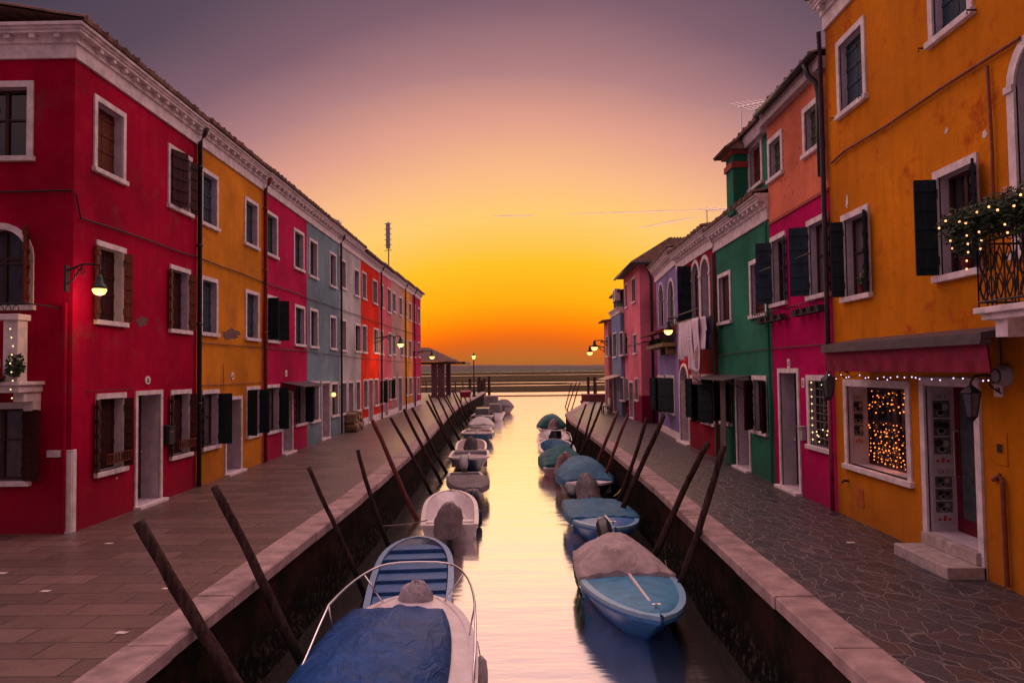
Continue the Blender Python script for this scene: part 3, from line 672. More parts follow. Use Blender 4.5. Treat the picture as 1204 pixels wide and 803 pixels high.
# ledge / cable bands on the left row
cablerun([(86, 227), (92, 256), (231, 303), (302, 329.5), (361, 350), (439, 378), (495, 395.5)], FL, 'upper black cable strung along the left row below its top windows', r=.016)
cablerun([(232, 403), (307, 408.5), (361, 413), (425, 421), (494, 427)], FL, 'lower black cable strung along the left row above its doors', r=.012)
mb = MB(); mb.tube([FF.pt(u, ony(20, 226, 12.66).z+random.uniform(-.01, .01), .04) for u in (0, .4, .8, 1.2, 2, 3, 4)], .016, 6); solo('cable', mb, CABLE, 'black cable across the south face of the red corner house', 'cable', 'cables along the facades')
cablerun([(100, 462), (100, 459), (155, 457)], FL, 'thin dark cable above the ground window of the red corner house', r=.007)
cablerun([(234, 452), (307, 449.5)], FL, 'rust coloured pipe run above the ground windows of the ochre house', r=.012, mat=PIPE_RUST)
cablerun([(261, 428), (262, 459)], FL, 'short upright conduit on the ochre house', r=.008, w=.03, mat=PIPE_RUST)
mb = MB(); u, _ = FF.px(79, 400); mb.tube([FF.pt(u, 3.95, .05), FF.pt(u, .05, .05)], .028, 8); part('conduit', mb, plaster('red', (1, 0, 0)), house_roots[0])
# bare cement patches
def patch(root, f, x, y, ru, rz, mat, seed):
    rr = random.Random(seed); u, z = f.px(x, y); m = MB(); n = 56; pts = []; ph = [rr.uniform(0, 6) for _ in range(5)]
    for k in range(n):
        a = 2*math.pi*k/n; q = .75+.16*math.sin(2*a+ph[0])+.12*math.sin(5*a+ph[1])+.08*math.sin(9*a+ph[2])+rr.uniform(-.05, .05); pts.append(f.pt(u+ru*q*math.cos(a), z+rz*q*math.sin(a), .004))
    m.add([f.pt(u, z, .007)]+pts, [(0, k+1, (k+1) % n+1) for k in range(n)]); return part('bare_patch', m, mat, root)
CEM = simple('bare_cement', (.17, .10, .085), .95, nsc=14, var=.5, bump=.6)
patch(house_roots[0], FL, 167, 378, .24, .15, CEM, 1); patch(house_roots[1], FL, 272, 393, .85, .17, CEM, 2)
patch(house_roots[0], FL, 137, 562, .03, .03, STONE, 4)
# ---------------- text helper
def text_mesh(s, size, origin, right, up, depth=.003):
    cu = bpy.data.curves.new('t', 'FONT'); cu.body = s; cu.size = size; cu.extrude = depth; cu.align_x = 'CENTER'; cu.align_y = 'CENTER'; cu.resolution_u = 3
    o = bpy.data.objects.new('t', cu); link(o); bpy.context.view_layer.update()
    me = bpy.data.meshes.new_from_object(o.evaluated_get(bpy.context.evaluated_depsgraph_get()))
    n = Vector(right).cross(Vector(up)); m = MB()
    m.add([Vector(origin)+Vector(right)*v.co.x+Vector(up)*v.co.y+n*v.co.z for v in me.vertices], [tuple(p.vertices) for p in me.polygons])
    bpy.data.objects.remove(o); bpy.data.curves.remove(cu); bpy.data.meshes.remove(me); return m
INK = simple('ink', (.02, .02, .025), .7, bump=0)
def sign(f, x, y, w, h, label, txt=None, rgt=1, rnd=False, mat=WHITEP, off=0.0):
    u, z = f.px(x, y); root = thing('house_number_sign', f.pt(u, z-h/2, .02+off), label, 'sign', 'house number signs')
    m = MB()
    if rnd:
        n = 16; poly = [f.pt(u+w/2*math.cos(2*math.pi*k/n), z+h/2*math.sin(2*math.pi*k/n), .005+off) for k in range(n)]; m.prism(poly, f.n*.015)
    else: f.box(m, u-w/2, u+w/2, z-h/2, z+h/2, .002+off, .02+off)
    part('plate', m, mat, root)
    if txt: part('digits', text_mesh(txt, h*.62, f.pt(u, z, .0215+off), f.d*rgt, Vector((0, 0, 1))), INK, root)
    else: m = MB(); f.box(m, u-w*.22, u+w*.22, z-h*.25, z-h*.05, .0205+off, .023+off); f.box(m, u-w*.12, u+w*.16, z+h*.02, z+h*.25, .0205+off, .023+off); part('digits', m, INK, root)
    return root
sign(FL, 173, 447, .22, .17, 'small oval white number plate above the door of the red corner house', rnd=True)
sign(FL, 273, 442, .2, .2, 'round white number plate above the door of the ochre house', rnd=True)
sign(FL, 336, 439, .18, .2, 'small pale number plate above the door of the magenta house')
# mailbox on the red house
u, z = FL.px(195.5, 511); root = thing('mailbox', FL.pt(u, z-.2, .06), 'black wall mailbox between the door and the right ground window of the red corner house', 'mailbox', 'wall mailboxes')
m = MB(); FL.box(m, u-.13, u+.13, z-.2, z+.16, .003, .13); m.hexa([FL.pt(u-.14, z+.16, .003), FL.pt(u+.14, z+.16, .003), FL.pt(u+.14, z+.16, .15), FL.pt(u-.14, z+.16, .15), FL.pt(u-.14, z+.22, .003), FL.pt(u+.14, z+.22, .003), FL.pt(u+.14, z+.18, .15), FL.pt(u-.14, z+.18, .15)])
part('box', m, IRON, root); m = MB(); FL.box(m, u-.08, u+.08, z+.06, z+.08, .13, .134); part('slot', m, CHROME, root)
# flower guards on the two ground windows of the red house (carved wooden rails)
def guard(root, f, x0, x1, y, mat, w=.09, h=.16):
    u0, z = f.px(x0, y); u1, _ = f.px(x1, y); m = MB(); f.box(m, u0, u1, z-.012, z+.012, w, w+.025); f.box(m, u0, u1, z+h, z+h+.022, w, w+.025)
    n = max(3, int(abs(u1-u0)/.1))
    for k in range(n+1): uu = u0+(u1-u0)*k/n; f.box(m, uu-.012, uu+.012, z+.012, z+h, w+.002, w+.02)
    for k in range(n): uu = u0+(u1-u0)*(k+.5)/n; m.tube([f.pt(uu+.03*math.cos(t*math.pi/4), z+h/2+.04*math.sin(t*math.pi/4), w+.012) for t in range(9)], .006, 5)
    return part('window_guard', m, mat, root)
guard(house_roots[0], FL, 119, 148, 546, SH_RUST); guard(house_roots[0], FL, 205, 226, 528, SH_RUST)
# awning plate over magenta door
m = MB(); ua, za = FL.px(331, 449.5); ub, _ = FL.px(361, 451)
m.hexa([FL.pt(ua, za-.03, 0), FL.pt(ub, za-.03, 0), FL.pt(ub, za-.16, .75), FL.pt(ua, za-.16, .75), FL.pt(ua, za, 0), FL.pt(ub, za, 0), FL.pt(ub, za-.14, .75), FL.pt(ua, za-.14, .75)])
m.tube([FL.pt(ua+.1, za-.5, .02), FL.pt(ua+.1, za-.13, .6)], .015, 6); m.tube([FL.pt(ub-.1, za-.5, .02), FL.pt(ub-.1, za-.13, .6)], .015, 6); part('door_canopy', m, AWN_M, house_roots[2])
# stone balcony on the south face of the corner house
root = thing('stone_balcony', FF.pt(1.3, 2.95, .35), 'pale stone balcony with balustrade and iron rail at the left picture edge', 'balcony')
zt = ony(20, 372, 12.3).z; zb = ony(20, 460, 12.3).z
m = MB(); FF.box(m, .50, 2.6, zb-.02, zb+.10, .002, .62); FF.box(m, .46, 2.64, zb+.1, zb+.16, .002, .68); part('slab', m, STONE, root, bevel=.01)
for u in (.62, 1.55, 2.4): m = MB(); FF.box(m, u-.09, u+.09, zb-.34, zb-.021, .002, .2); FF.box(m, u-.09, u+.09, zb-.18, zb-.022, .19, .45); part('bracket', m, STONE, root, bevel=.01)
for k, u in enumerate((.66, 1.0, 1.28, 1.56, 1.84, 2.12, 2.46)):
    m = MB(); b = .13 if k in (0, 6) else .075
    if k in (0, 6): FF.box(m, u-.12, u+.12, zb+.161, zt-.08, .36, .6)
    m2 = MB() if k in (0, 6) else m
    if k not in (0, 6): m.lathe(FF.pt(u, zb+.16, .48), [(.06, 0), (.06, .06), (.04, .1), (.085, .3), (.05, .5), (.035, .62), (.06, zt-.08-zb-.16-.06), (.06, zt-.08-zb-.162)], 12)
    part('baluster', m, STONE, root, smooth=False)
m = MB(); FF.box(m, .5, 2.6, zt-.08, zt+.02, .33, .66); part('handrail', m, STONE, root, bevel=.01)
m = MB()
for u in [.5+.13*k for k in range(17)]:
    m.tube([FF.pt(u, zt+.02, .62), FF.pt(u+.02, zt+.13, .62), FF.pt(u+.06, zt+.17, .62), FF.pt(u+.1, zt+.13, .62), FF.pt(u+.12, zt+.02, .62)], .008, 5)
m.tube([FF.pt(.4, zt+.19, .64), FF.pt(2.7, zt+.19, .64)], .014, 6); m.tube([FF.pt(.4, zt+.19, .64), FF.pt(.22, zt+.17, .3), FF.pt(.2, zt+.15, .01)], .012, 6); part('iron_rail', m, IRON, root)
def foliage(m, c, rad, n, s=.05, rr=random):
    for _ in range(n):
        while True:
            p = Vector([rr.uniform(-1, 1) for _ in range(3)])
            if p.length < 1: break
        q = Vector(c)+Vector((p.x*rad[0], p.y*rad[1], p.z*rad[2])); a = Vector([rr.gauss(0, 1) for _ in range(3)]).normalized(); b = a.orthogonal().normalized(); k = s*rr.uniform(.6, 1.3)
        m.add([q-a*k, q+b*k*.45, q+a*k, q-b*k*.45], [(0, 1, 2, 3)])
m = MB(); rr = random.Random(3)
for u, zz in ((.9, zb+.36), (.5, zb+.42), (1.5, zb+.3)): foliage(m, FF.pt(u, zz, .72), (.16, .1, .2), 170, .045, rr)
for k in range(14): foliage(m, FF.pt(.5+k*.12, zb+.3+.1*math.cos(k*1.3), .7), (.07, .05, .07), 22, .04, rr)
solo('garland', m, LEAF, 'green leafy garland draped on the stone balcony of the red corner house', 'garland')
m = BulbSet()
for k in range(26):
    u = .5+(k % 3)*.4+rr.uniform(-.03, .03); zz = zb-.1+(k//3)*.14; m.ball(FF.pt(u, zz, .80), .012, 5)
bulb_string(m, BULB_Y, 'tiny white fairy lights hanging down the stone balcony at the far left')

# ------------------------------------------------------------------ lamps
def cage_lamp(tipx, tipz, Y, wallx, label, energy=40, name='wall_lamp', s=1.0, f=None, bulbmat=BULB):
    root = thing(name, (wallx, Y, tipz+.25), label, 'lamp', 'street lamps on wall brackets')
    sg = 1 if tipx > wallx else -1; L = abs(tipx-wallx); m = MB()
    m.tube([(wallx, Y, tipz+.30), (wallx+sg*L*.5, Y, tipz+.42), (tipx, Y, tipz+.40), (tipx, Y, tipz+.22)], .018*s, 8)
    m.tube([(wallx, Y, tipz+.05), (wallx+sg*L*.22, Y, tipz+.16), (wallx+sg*L*.5, Y, tipz+.40)], .014*s, 8)
    for c, r in ((.3, .07), (.5, .05)): m.tube([(wallx+sg*(L*c+r*math.cos(a*.7)*min(1, L)), Y, tipz+.29+r*math.sin(a*.7)) for a in range(10)], .010*s, 6)
    m.box((wallx-.0*sg, Y-.05, tipz-.05), (wallx+.03*sg, Y+.05, tipz+.40)); part('bracket', m, IRON, root)
    m = MB(); m.lathe((tipx, Y, tipz), [(.035*s, .24*s), (.05*s, .18*s), (.06*s, .10*s), (.10*s, .06*s), (.125*s, .0), (.12*s, -.01)], 16); part('shade', m, simple('lamp_green', (.02, .05, .035), .4, bump=0), root, smooth=True)
    m = MB(); m.lathe((tipx, Y, tipz), [(.115*s, -.012), (.12*s, -.04), (.09*s, -.10*s), (.04*s, -.125*s)], 16); part('globe', m, bulbmat, root, smooth=True)
    glow(root, (tipx, Y, tipz-.22), energy); return root
q = onx(117, 339, -7.2); cage_lamp(-7.2, q.z, q.y, -7.78, 'lit green shaded street lamp on a scrolled bracket on the red corner house', 20, s=.95)
q = ony(471, 404, 40.5); cage_lamp(q.x, q.z, 40.5, FL.pt(27.8, 0).x, 'lit street lamp on a long arm in front of the scarlet house', 75, s=1.5)
q = ony(790, 388, 26.2); cage_lamp(5.15, q.z, 26.2, 5.75, 'lit street lamp beside the hanging laundry on the right bank', 30, s=1.3)
q = ony(699, 408, 47.0); cage_lamp(q.x, q.z, 47.0, 5.4, 'nearer and higher of the two lit lamps on arms at the far right bank', 10, s=1.7)
q = ony(693.5, 414, 49.2); cage_lamp(q.x, q.z, 49.2, 5.4, 'farther and lower of the two lit lamps on arms at the far right bank', 8, s=1.6)
q = ony(508, 419, 56); cage_lamp(q.x, q.z, 56, -8.3, 'lit lamp at the far end of the left row, before the portico roof', 12, s=1.6)
def lantern(x, y, X, wallx, label, lit=False, s=1.0):
    q = onx(x, y, X); root = thing('lantern', (X, q.y, q.z-.25), label, 'lantern', 'black iron lanterns'); m = MB()
    m.lathe(q, [(.01, .26*s), (.02, .22*s), (.05, .2*s), (.13*s, .13*s), (.125*s, .12*s)], 6); m.lathe(q, [(.05*s, -.18*s), (.07*s, -.16*s), (.02, -.22*s)], 6)
    for k in range(6):
        a = math.pi/3*k; m.tube([q+Vector((.115*s*math.cos(a), .115*s*math.sin(a), .12*s)), q+Vector((.065*s*math.cos(a), .065*s*math.sin(a), -.17*s))], .007, 5)
    part('frame', m, IRON, root)
    m = MB(); m.lathe(q, [(.06*s, -.16*s), (.105*s, .115*s)], 6); part('glass', m, simple('lantern_glass', (.10, .11, .12), .15, bump=0, spec=.6), root)
    m = MB(); m.tube([(X, q.y, q.z+.25*s), (X+.05, q.y, q.z+.33*s), ((X+wallx)/2, q.y, q.z+.34*s), (wallx, q.y, q.z+.3*s)], .014, 8); m.tube([(wallx, q.y, q.z+.1*s), ((X+wallx)/2+.05, q.y, q.z+.2*s), ((X+wallx)/2, q.y, q.z+.33*s)], .01, 6); m.ball((wallx-.03, q.y, q.z+.28*s), .06); part('bracket', m, IRON, root)
    return root
m = MB(); u, z = FL.px(387.9, 464); root = thing('door_lamp', FL.pt(u, z-.2, .12), 'small lit lamp beside the door of the blue-grey house', 'lamp')
m.ball(FL.pt(u, z, .16), .09, 8); part('globe', m, BULB, root); m = MB(); m.tube([FL.pt(u, z+.1, .0), FL.pt(u, z+.14, .1), FL.pt(u, z+.08, .16)], .015, 6); FL.box(m, u-.03, u+.03, z-.1, z+.15, .002, .02); m.tube([FL.pt(u, z-.5, .03), FL.pt(u, z-.1, .03)], .02, 6); part('bracket', m, IRON, root); glow(root, FL.pt(u, z, .4), 1.5)
# lamp post near the end of the left quay
root = thing('lamp_post', (-5.15, 76, 0), 'black iron lamp post with a lit lantern at the end of the left quay', 'street lamp')
q = ony(557, 420, 76); zt = q.z; PX = q.x; root.location = (PX, 76, 0); ORG[root.name] = Vector((PX, 76, 0))
m = MB(); m.lathe((PX, 76, 0), [(.22, 0), (.22, .1), (.14, .2), (.12, .8), (.07, .9), (.055, zt-.35), (.09, zt-.3), (.05, zt-.22)], 12); part('post', m, IRON, root)
m = MB(); m.lathe((PX, 76, zt), [(.10, -.22), (.2, .15)], 6); part('glass', m, BULB, root); m = MB(); m.lathe((PX, 76, zt), [(.24, .152), (.1, .32), (.03, .36), (.03, .5)], 6); part('cap', m, IRON, root)

# firewood stack
u, z = FL.px(411, 500); rr = random.Random(5)
root = thing('firewood_stack', FL.pt(u, 0, .25), 'stack of cut firewood against the pale grey house', 'firewood'); BARK = simple('bark', (.20, .12, .08), .9, nsc=14, var=.6); ENDW = simple('cut_wood', (.42, .28, .18), .8, nsc=20, var=.4)
ua = FL.px(404.5, 505)[0]; ub = FL.px(416, 497)[0]
for r_ in range(5):
    for k in range(6-r_//2):
        m = MB(); uu = ua+(k+.5+.25*(r_ % 2))*(ub-ua)/6; zz = .11+r_*.17; m.tube([FL.pt(uu, zz, .04), FL.pt(uu+rr.uniform(-.05, .05), zz+rr.uniform(-.02, .02), .50+rr.uniform(-.06, .08))], rr.uniform(.09, .125), 9); part('log', m, rr.choice([BARK, ENDW, WOODB]), root)
# ------------------------------------------------------------------ portico at the far left end
root = thing('portico', (-9, 76, 0), 'open portico with tiled roof and brown pillars at the end of the left row', 'portico'); PY = 76
PIL = simple('pillar_brown', (.16, .075, .085), .8, nsc=4)
xs = [ony(x, 445, PY).x for x in (510.5, 519)]
for X, w in ((xs[0], .27), (xs[1], .33)):
    m = MB(); m.box((X-w, PY-w, 0), (X+w, PY+w, 3.5)); m.box((X-w-.06, PY-w-.06, 0), (X+w+.06, PY+w+.06, .25)); part('pillar', m, PIL, root)
for X in (xs[0]-.1, xs[1]+.1):
    m = MB(); m.box((X-.25, PY+6, 0), (X+.25, PY+6.5, 3.5)); part('pillar', m, PIL, root)
m = MB(); zE = ony(530, 425.5, PY).z; xe = ony(536.5, 425, PY).x; zR = ony(497, 408, PY).z
m.box((-14, PY-.5, zE-.25), (xe+.9, PY-.2, zE)); m.box((xe+.7, PY-.5, zE-.25), (xe+.95, PY+7, zE)); part('beam', m, WOODB, root)
m = MB(); n = 36; rows = []
for j in range(9):
    t = j/8; rows.append([( (xe)-(xe+14)*i/n*1.0-(t*3.2 if i == 0 else 0)*1, PY-1+t*4.5, zE+.02+(zR-zE)*t*min(1, max(.0, (i/n*(14+xe))/3.2 if i*1.0/n*(14+xe) < 3.2*t else 99)*1) if False else zE+.02+(zR-zE)*min(t, (i/n*(14+xe))/3.2)+.06*abs(math.sin(i*1.57))) for i in range(n+1)])
m.grid(rows); m.add([(xe, PY-1, zE), (-14, PY-1, zE), (-14, PY+8, zE), (xe, PY+8, zE)], [(0, 1, 2, 3)])
m.add([(xe, PY-1, zE), (xe, PY+8, zE), (xe-3.2, PY+4, zR)], [(0, 1, 2)]); part('roof', m, TILE, root)
# railing at the lagoon end
root = thing('railing', (-10, 93.5, 0), 'wooden railing along the lagoon edge beyond the portico', 'railing'); FEN = simple('fence_wood', (.13, .07, .06), .85, nsc=4)
for k in range(13):
    m = MB(); X = -16+k*.93; m.box((X-.07, 93.4, 0), (X+.07, 93.55, 1.25+random.uniform(-.06, .1))); part('post', m, FEN, root)
m = MB(); m.box((-16, 93.56, 1.0), (-4.85, 93.62, 1.12)); m.box((-16, 93.56, .5), (-4.85, 93.62, .6)); m.box((-16, 93.3, 0), (-4.85, 93.8, .12)); part('rail', m, FEN, root)
for j_, (x, yt, Y) in enumerate(((563.3, 443, 92), (566.5, 447, 94), (569.5, 445, 96), (575, 442, 96), (552.5, 445, 96))):
    q = ony(x, yt, Y); m = MB(); m.tube([(q.x, Y, WZ-1), (q.x, Y, q.z)], .19, 10); solo('mooring_post', m, POLE, ('thick upright post in the water, just right of the lamp post', 'shorter thick post in the water, second right of the lamp post', 'thick post in the water, third right of the lamp post', 'thick post in the water, farthest right of the lamp post', 'thick upright post in the water just left of the lamp post')[j_], 'mooring post', 'thick upright posts at the end of the left quay')
# red covered handcart by the far left quay
root = thing('handcart', (-5.9, 62, 0), 'dark red covered handcart parked by the far left quay edge', 'cart'); q = ony(547.5, 473, 62); X = q.x
root.location = (X, 62, 0); ORG[root.name] = Vector((X, 62, 0)); m = MB(); m.hexa([(X-.4, 61.6, .45), (X+.4, 61.6, .45), (X+.4, 62.6, .45), (X-.4, 62.6, .45), (X-.48, 61.5, .95), (X+.48, 61.5, .95), (X+.42, 62.7, 1.05), (X-.42, 62.7, 1.05)]); part('body', m, simple('cart_red', (.25, .02, .05), .7), root, bevel=.05)
for s in (-.38, .38):
    m = MB(); m.tube([(X+s-.03, 62.1, .3), (X+s+.03, 62.1, .3)], .3, 16); part('wheel', m, IRON, root)
m = MB(); m.tube([(X-.3, 61.6, .8), (X-.3, 61.1, .95), (X+.3, 61.1, .95), (X+.3, 61.6, .8)], .02, 6); part('handle', m, CHROME, root)
# roof things on the left: chimney and mast
qa = ony(391.5, 270, 37); qb = ony(396.5, 268, 37)
for q_, zt_, w_ in ((qa, ony(391, 262, 37).z, .2), (qb, ony(396, 263, 37).z, .13)):
    m = MB(); m.box((q_.x-w_, 36.7, 8.6), (q_.x+w_, 37.1, zt_)); m.box((q_.x-w_-.06, 36.64, zt_), (q_.x+w_+.06, 37.16, zt_+.1)); part('chimney', m, WHITEP, house_roots[4])
dY = 52.0; q = ony(457, 330, dY); P = Vector((q.x, dY, 8.7)); root = thing('aerial_mast', P, 'tall thin aerial mast with antennas on the roof of the left row', 'aerial', 'roof aerials'); zt = ony(455.5, 261, dY).z
m = MB(); m.tube([P, (P.x, P.y, zt)], .05, 8); part('pole', m, CHROME, root); m = MB()
for k in range(6): zz = zt-.15-k*.38; m.tube([(P.x-.28, P.y, zz), (P.x+.22, P.y, zz+.04)], .028, 6)
m.box((P.x-.16, P.y-.1, zt-1.9), (P.x+.12, P.y+.1, zt-.1)); part('antenna', m, GEL, root)

# ================================================================== RIGHT ROW
def FR(X): return Fac((X, 0), (X, 60), (-1, 0))
F1 = FR(5.8)
def uR(f, x, y=440): return f.px(x, y)[0]
GR_ = 'terraced houses along the right bank'
# ---- R1 orange shop house
x_edge = uR(F1, 981.5)
root1 = thing('orange_shop_house', (5.8, 10, 0), 'orange-yellow shop house with awning and iron balcony, nearest on the right bank', 'house', GR_)
pm1 = plaster('orange', (.62, .20, .008), stain=(.40, .07, .01), amt=.9, lo=.62, hi=1.2)
holes = []
window(root1, F1, holes, 984.6, 1019, 33, 131, closed=SH_SLATE, depth=.16)
zT = F1.px(1002, 33)[1]; zB = F1.px(1002, 131)[1]; ua, ub = sorted((uR(F1, 1093, 30), uR(F1, 1146, 30))); window(root1, F1, holes, 0, 0, 0, 0, raw=(ua, ub, zB, zT), closed=SH_SLATE, depth=.16)
_, wA = window(root1, F1, holes, 991, 1024, 246, 354, shut=(146, 105), fold=.5, sm=SH_DARK, depth=.16)
_, wB = window(root1, F1, holes, 1100, 1153, 190, 329, shut=(149, 95), fold=.75, sm=SH_DARK, depth=.16)
# shop window and door
sw, wS = window(root1, F1, holes, 994, 1072, 447, 562, depth=.38, fw=.12, sill=True)
ud0, ud1 = sorted((uR(F1, 1086, 560), uR(F1, 1157, 560))); zd = F1.px(1120, 444)[1]
# balcony door (arched) near the frame edge
ubd = uR(F1, 1193, 300); _, wBal = window(root1, F1, holes, 0, 0, 0, 0, raw=(ubd-1.15, ubd, 3.9, F1.px(1193, 95)[1]+.5), arch=True, depth=.2, fw=.13)
fw = .12; a, b, c, d = ud0+fw, ud1-fw, .32, zd-fw; holes.append((a, b, c, d, False))
m = MB(); m.add([F1.pt(u, z, 0) for u, z in ((b, c), (b, d), (a, d), (a, c))]+[F1.pt(u, z, -.5) for u, z in ((b, c), (b, d), (a, d), (a, c))], [(0, 1, 5, 4), (1, 2, 6, 5), (2, 3, 7, 6), (3, 0, 4, 7)]); dfr = part('door_frame', m, REVEAL, root1)
m = MB(); F1.box(m, a-fw, a, 0, d, -.02, .035); F1.box(m, b, b+fw, 0, d, -.02, .035); F1.box(m, a-fw, b+fw, d, d+fw, -.02, .035); part('surround', m, STONE, dfr)
m = MB()
for p_, q_, r_, s_ in ((a, a+.10, c, d), (b-.10, b, c, d), (a+.1, b-.1, c, c+.2), (a+.1, b-.1, d-.1, d)): F1.box(m, p_, q_, r_, s_, -.46, -.40)
sd = part('door', m, RED_DOOR, root1, bevel=.006); m = MB(); F1.box(m, a+.1, b-.1, c+.2, d-.1, -.44, -.42); part('pane', m, simple('door_glass', (.06, .08, .085), .08, spec=.8, bump=.03), sd)
m = MB(); m.tube([F1.pt(b-.07, 1.1, -.40), F1.pt(b-.07, 1.1, -.34), F1.pt(b-.07, 1.75, -.34), F1.pt(b-.07, 1.75, -.40)], .015, 8); part('handle', m, CHROME, sd)
m = MB(); F1.box(m, a-.12, b+.05, -.02, .15, .0, .5); F1.box(m, a-.06, b+.06, .15, .318, -.5, .1); part('step', m, simple('step_stone', (.42, .34, .33), .7, nsc=8), root1, bevel=.012)
yend = 3.0
z1r = 9.03
part('wall', wall_mesh(F1, yend, x_edge, -.3, z1r+.3, holes, 8), pm1, root1)
cornice(root1, F1, yend, x_edge, z1r, size=.75, bracket=.38)
tiles(root1, F1, yend, x_edge, z1r+.62, .36, 7, 1.6)
# gutter pipe between R1 and R2
u = x_edge+.02; m = MB(); m.tube([F1.pt(u-.08, z1r-.02, .15), F1.pt(u-.02, z1r-.12, .12), F1.pt(u, z1r-.3, .1), F1.pt(u, 4.0, .1), F1.pt(u, 2.6, .1)], .045, 10); part('drainpipe', m, PIPE, root1, smooth=True); m = MB(); m.tube([F1.pt(u, 2.599, .1), F1.pt(u, .02, .1)], .04, 10); part('drainpipe', m, simple('pipe_pink', (.28, .04, .08), .6), root1, smooth=True, label='pink painted lower drainpipe')
cablerun([(980, 191), (996, 178), (1204, 45)], F1, 'thick brown cable rising across the orange shop house', r=.022, mat=PIPE_RUST)
cablerun([(1165, 75), (1171, 180), (1173, 264)], F1, 'orange painted conduit dropping to the flower balcony of the shop house', r=.02, mat=PIPE_RUST)
patch(root1, F1, 996, 237, .05, .16, STONE, 11); patch(root1, F1, 1113, 154, .05, .05, STONE, 12); patch(root1, F1, 1158, 158, .05, .08, STONE, 13)
m = MB()
for X_, Y_ in ((984.5, 139), (1018, 113), (1090, 57), (1148, 12)):
    uu, zz = F1.px(X_, Y_); m.tube([F1.pt(uu, zz, 0), F1.pt(uu, zz, .12), F1.pt(uu, zz-.05, .12)], .012, 5)
part('shutter_hook', m, IRON, root1)
# awning
ua, _ = F1.px(970, 420, .5); ua = F1.px(967, 412, .6)[0]; ub = F1.px(1156, 420, .6)[0]; zt = F1.px(1060, 403)[1]
m = MB(); ud = .62; z0 = 3.13
m.hexa([F1.pt(ua, z0-.05, 0), F1.pt(ub, z0-.05, 0), F1.pt(ub, z0-.15, ud), F1.pt(ua, z0-.15, ud), F1.pt(ua, z0+.03, 0), F1.pt(ub, z0+.03, 0), F1.pt(ub, z0-.07, ud), F1.pt(ua, z0-.07, ud)]); F1.box(m, ub, ua, z0-.20, z0-.152, ud-.12, ud+.01)
aw = part('awning', m, AWN_M, root1)
m = MB(); rows = []
for j in range(4):
    rows.append([F1.pt(ub+(ua-ub)*i/60, z0-.2-.108*j, ud-.06-.012*j+.012*math.sin(i*1.1)*j/3) for i in range(61)])
m.grid(rows); rows2 = [[F1.pt(ub+(ua-ub)*i/60, z0-.2-.108*j, ud-.085-.012*j+.012*math.sin(i*1.1)*j/3) for i in range(61)] for j in range(4)]; m.grid(rows2); m.grid([rows[3], rows2[3]])
part('valance', m, AWN_R, aw)
# string of white lights under the awning
rr = random.Random(9); m = BulbSet(); Pw = []
for k in range(46):
    uu = ua+(ub-ua)*(k+.5)/46; zz = z0-.56-.04*abs(math.sin(k*.55))-rr.uniform(0, .05); q = F1.pt(uu, zz, ud-.1); Pw.append(q+Vector((0, 0, .015)))
    if rr.random() < .45: m.ball(q, .009, 5)
for k in range(9): m.ball(F1.pt(ub-.22+rr.uniform(-.08, .08), z0-.3-k*.05, .15), .013, 5)
root = thing('string_lights', F1.pt((ua+ub)/2, z0-.6, ud-.1), 'white fairy lights strung under the red awning of the shop', 'string lights', 'fairy lights'); bulb_parts(m, BULB_P, root); m = MB(); m.tube(Pw, .004, 4); part('wire', m, CABLE, root)
# orange light net inside the shop window
a, b, c, d = wS; m = BulbSet(); cols = 15; wires = MB()
for k in range(cols):
    uu = a+.08+(b-a-.16)*(k+.5)/cols; zz = c+.08; P_ = []
    while zz < d-.1:
        top = d-.62 < zz < d-.45
        if not top and rr.random() < (.92 if zz < c+.4 else .66): m.ball(F1.pt(uu+rr.uniform(-.05, .05), zz+rr.uniform(-.02, .02), -.34+rr.uniform(0, .03)), rr.choice((.007, .009, .012)), 5)
        zz += .075+rr.uniform(-.01, .012) if zz < d-.6 else .09
    wires.tube([F1.pt(uu, c+.05, -.345), F1.pt(uu, d-.05, -.345)], .003, 4)
root = thing('string_lights', F1.pt((a+b)/2, c, -.33), 'curtain of orange fairy lights glowing in the shop window', 'string lights', 'fairy lights'); bulb_parts(m, BULB_O, root); part('wire', wires, CABLE, root); glow(root, F1.pt((a+b)/2, c+.25, -.16), 1.6, (1, .25, .05))
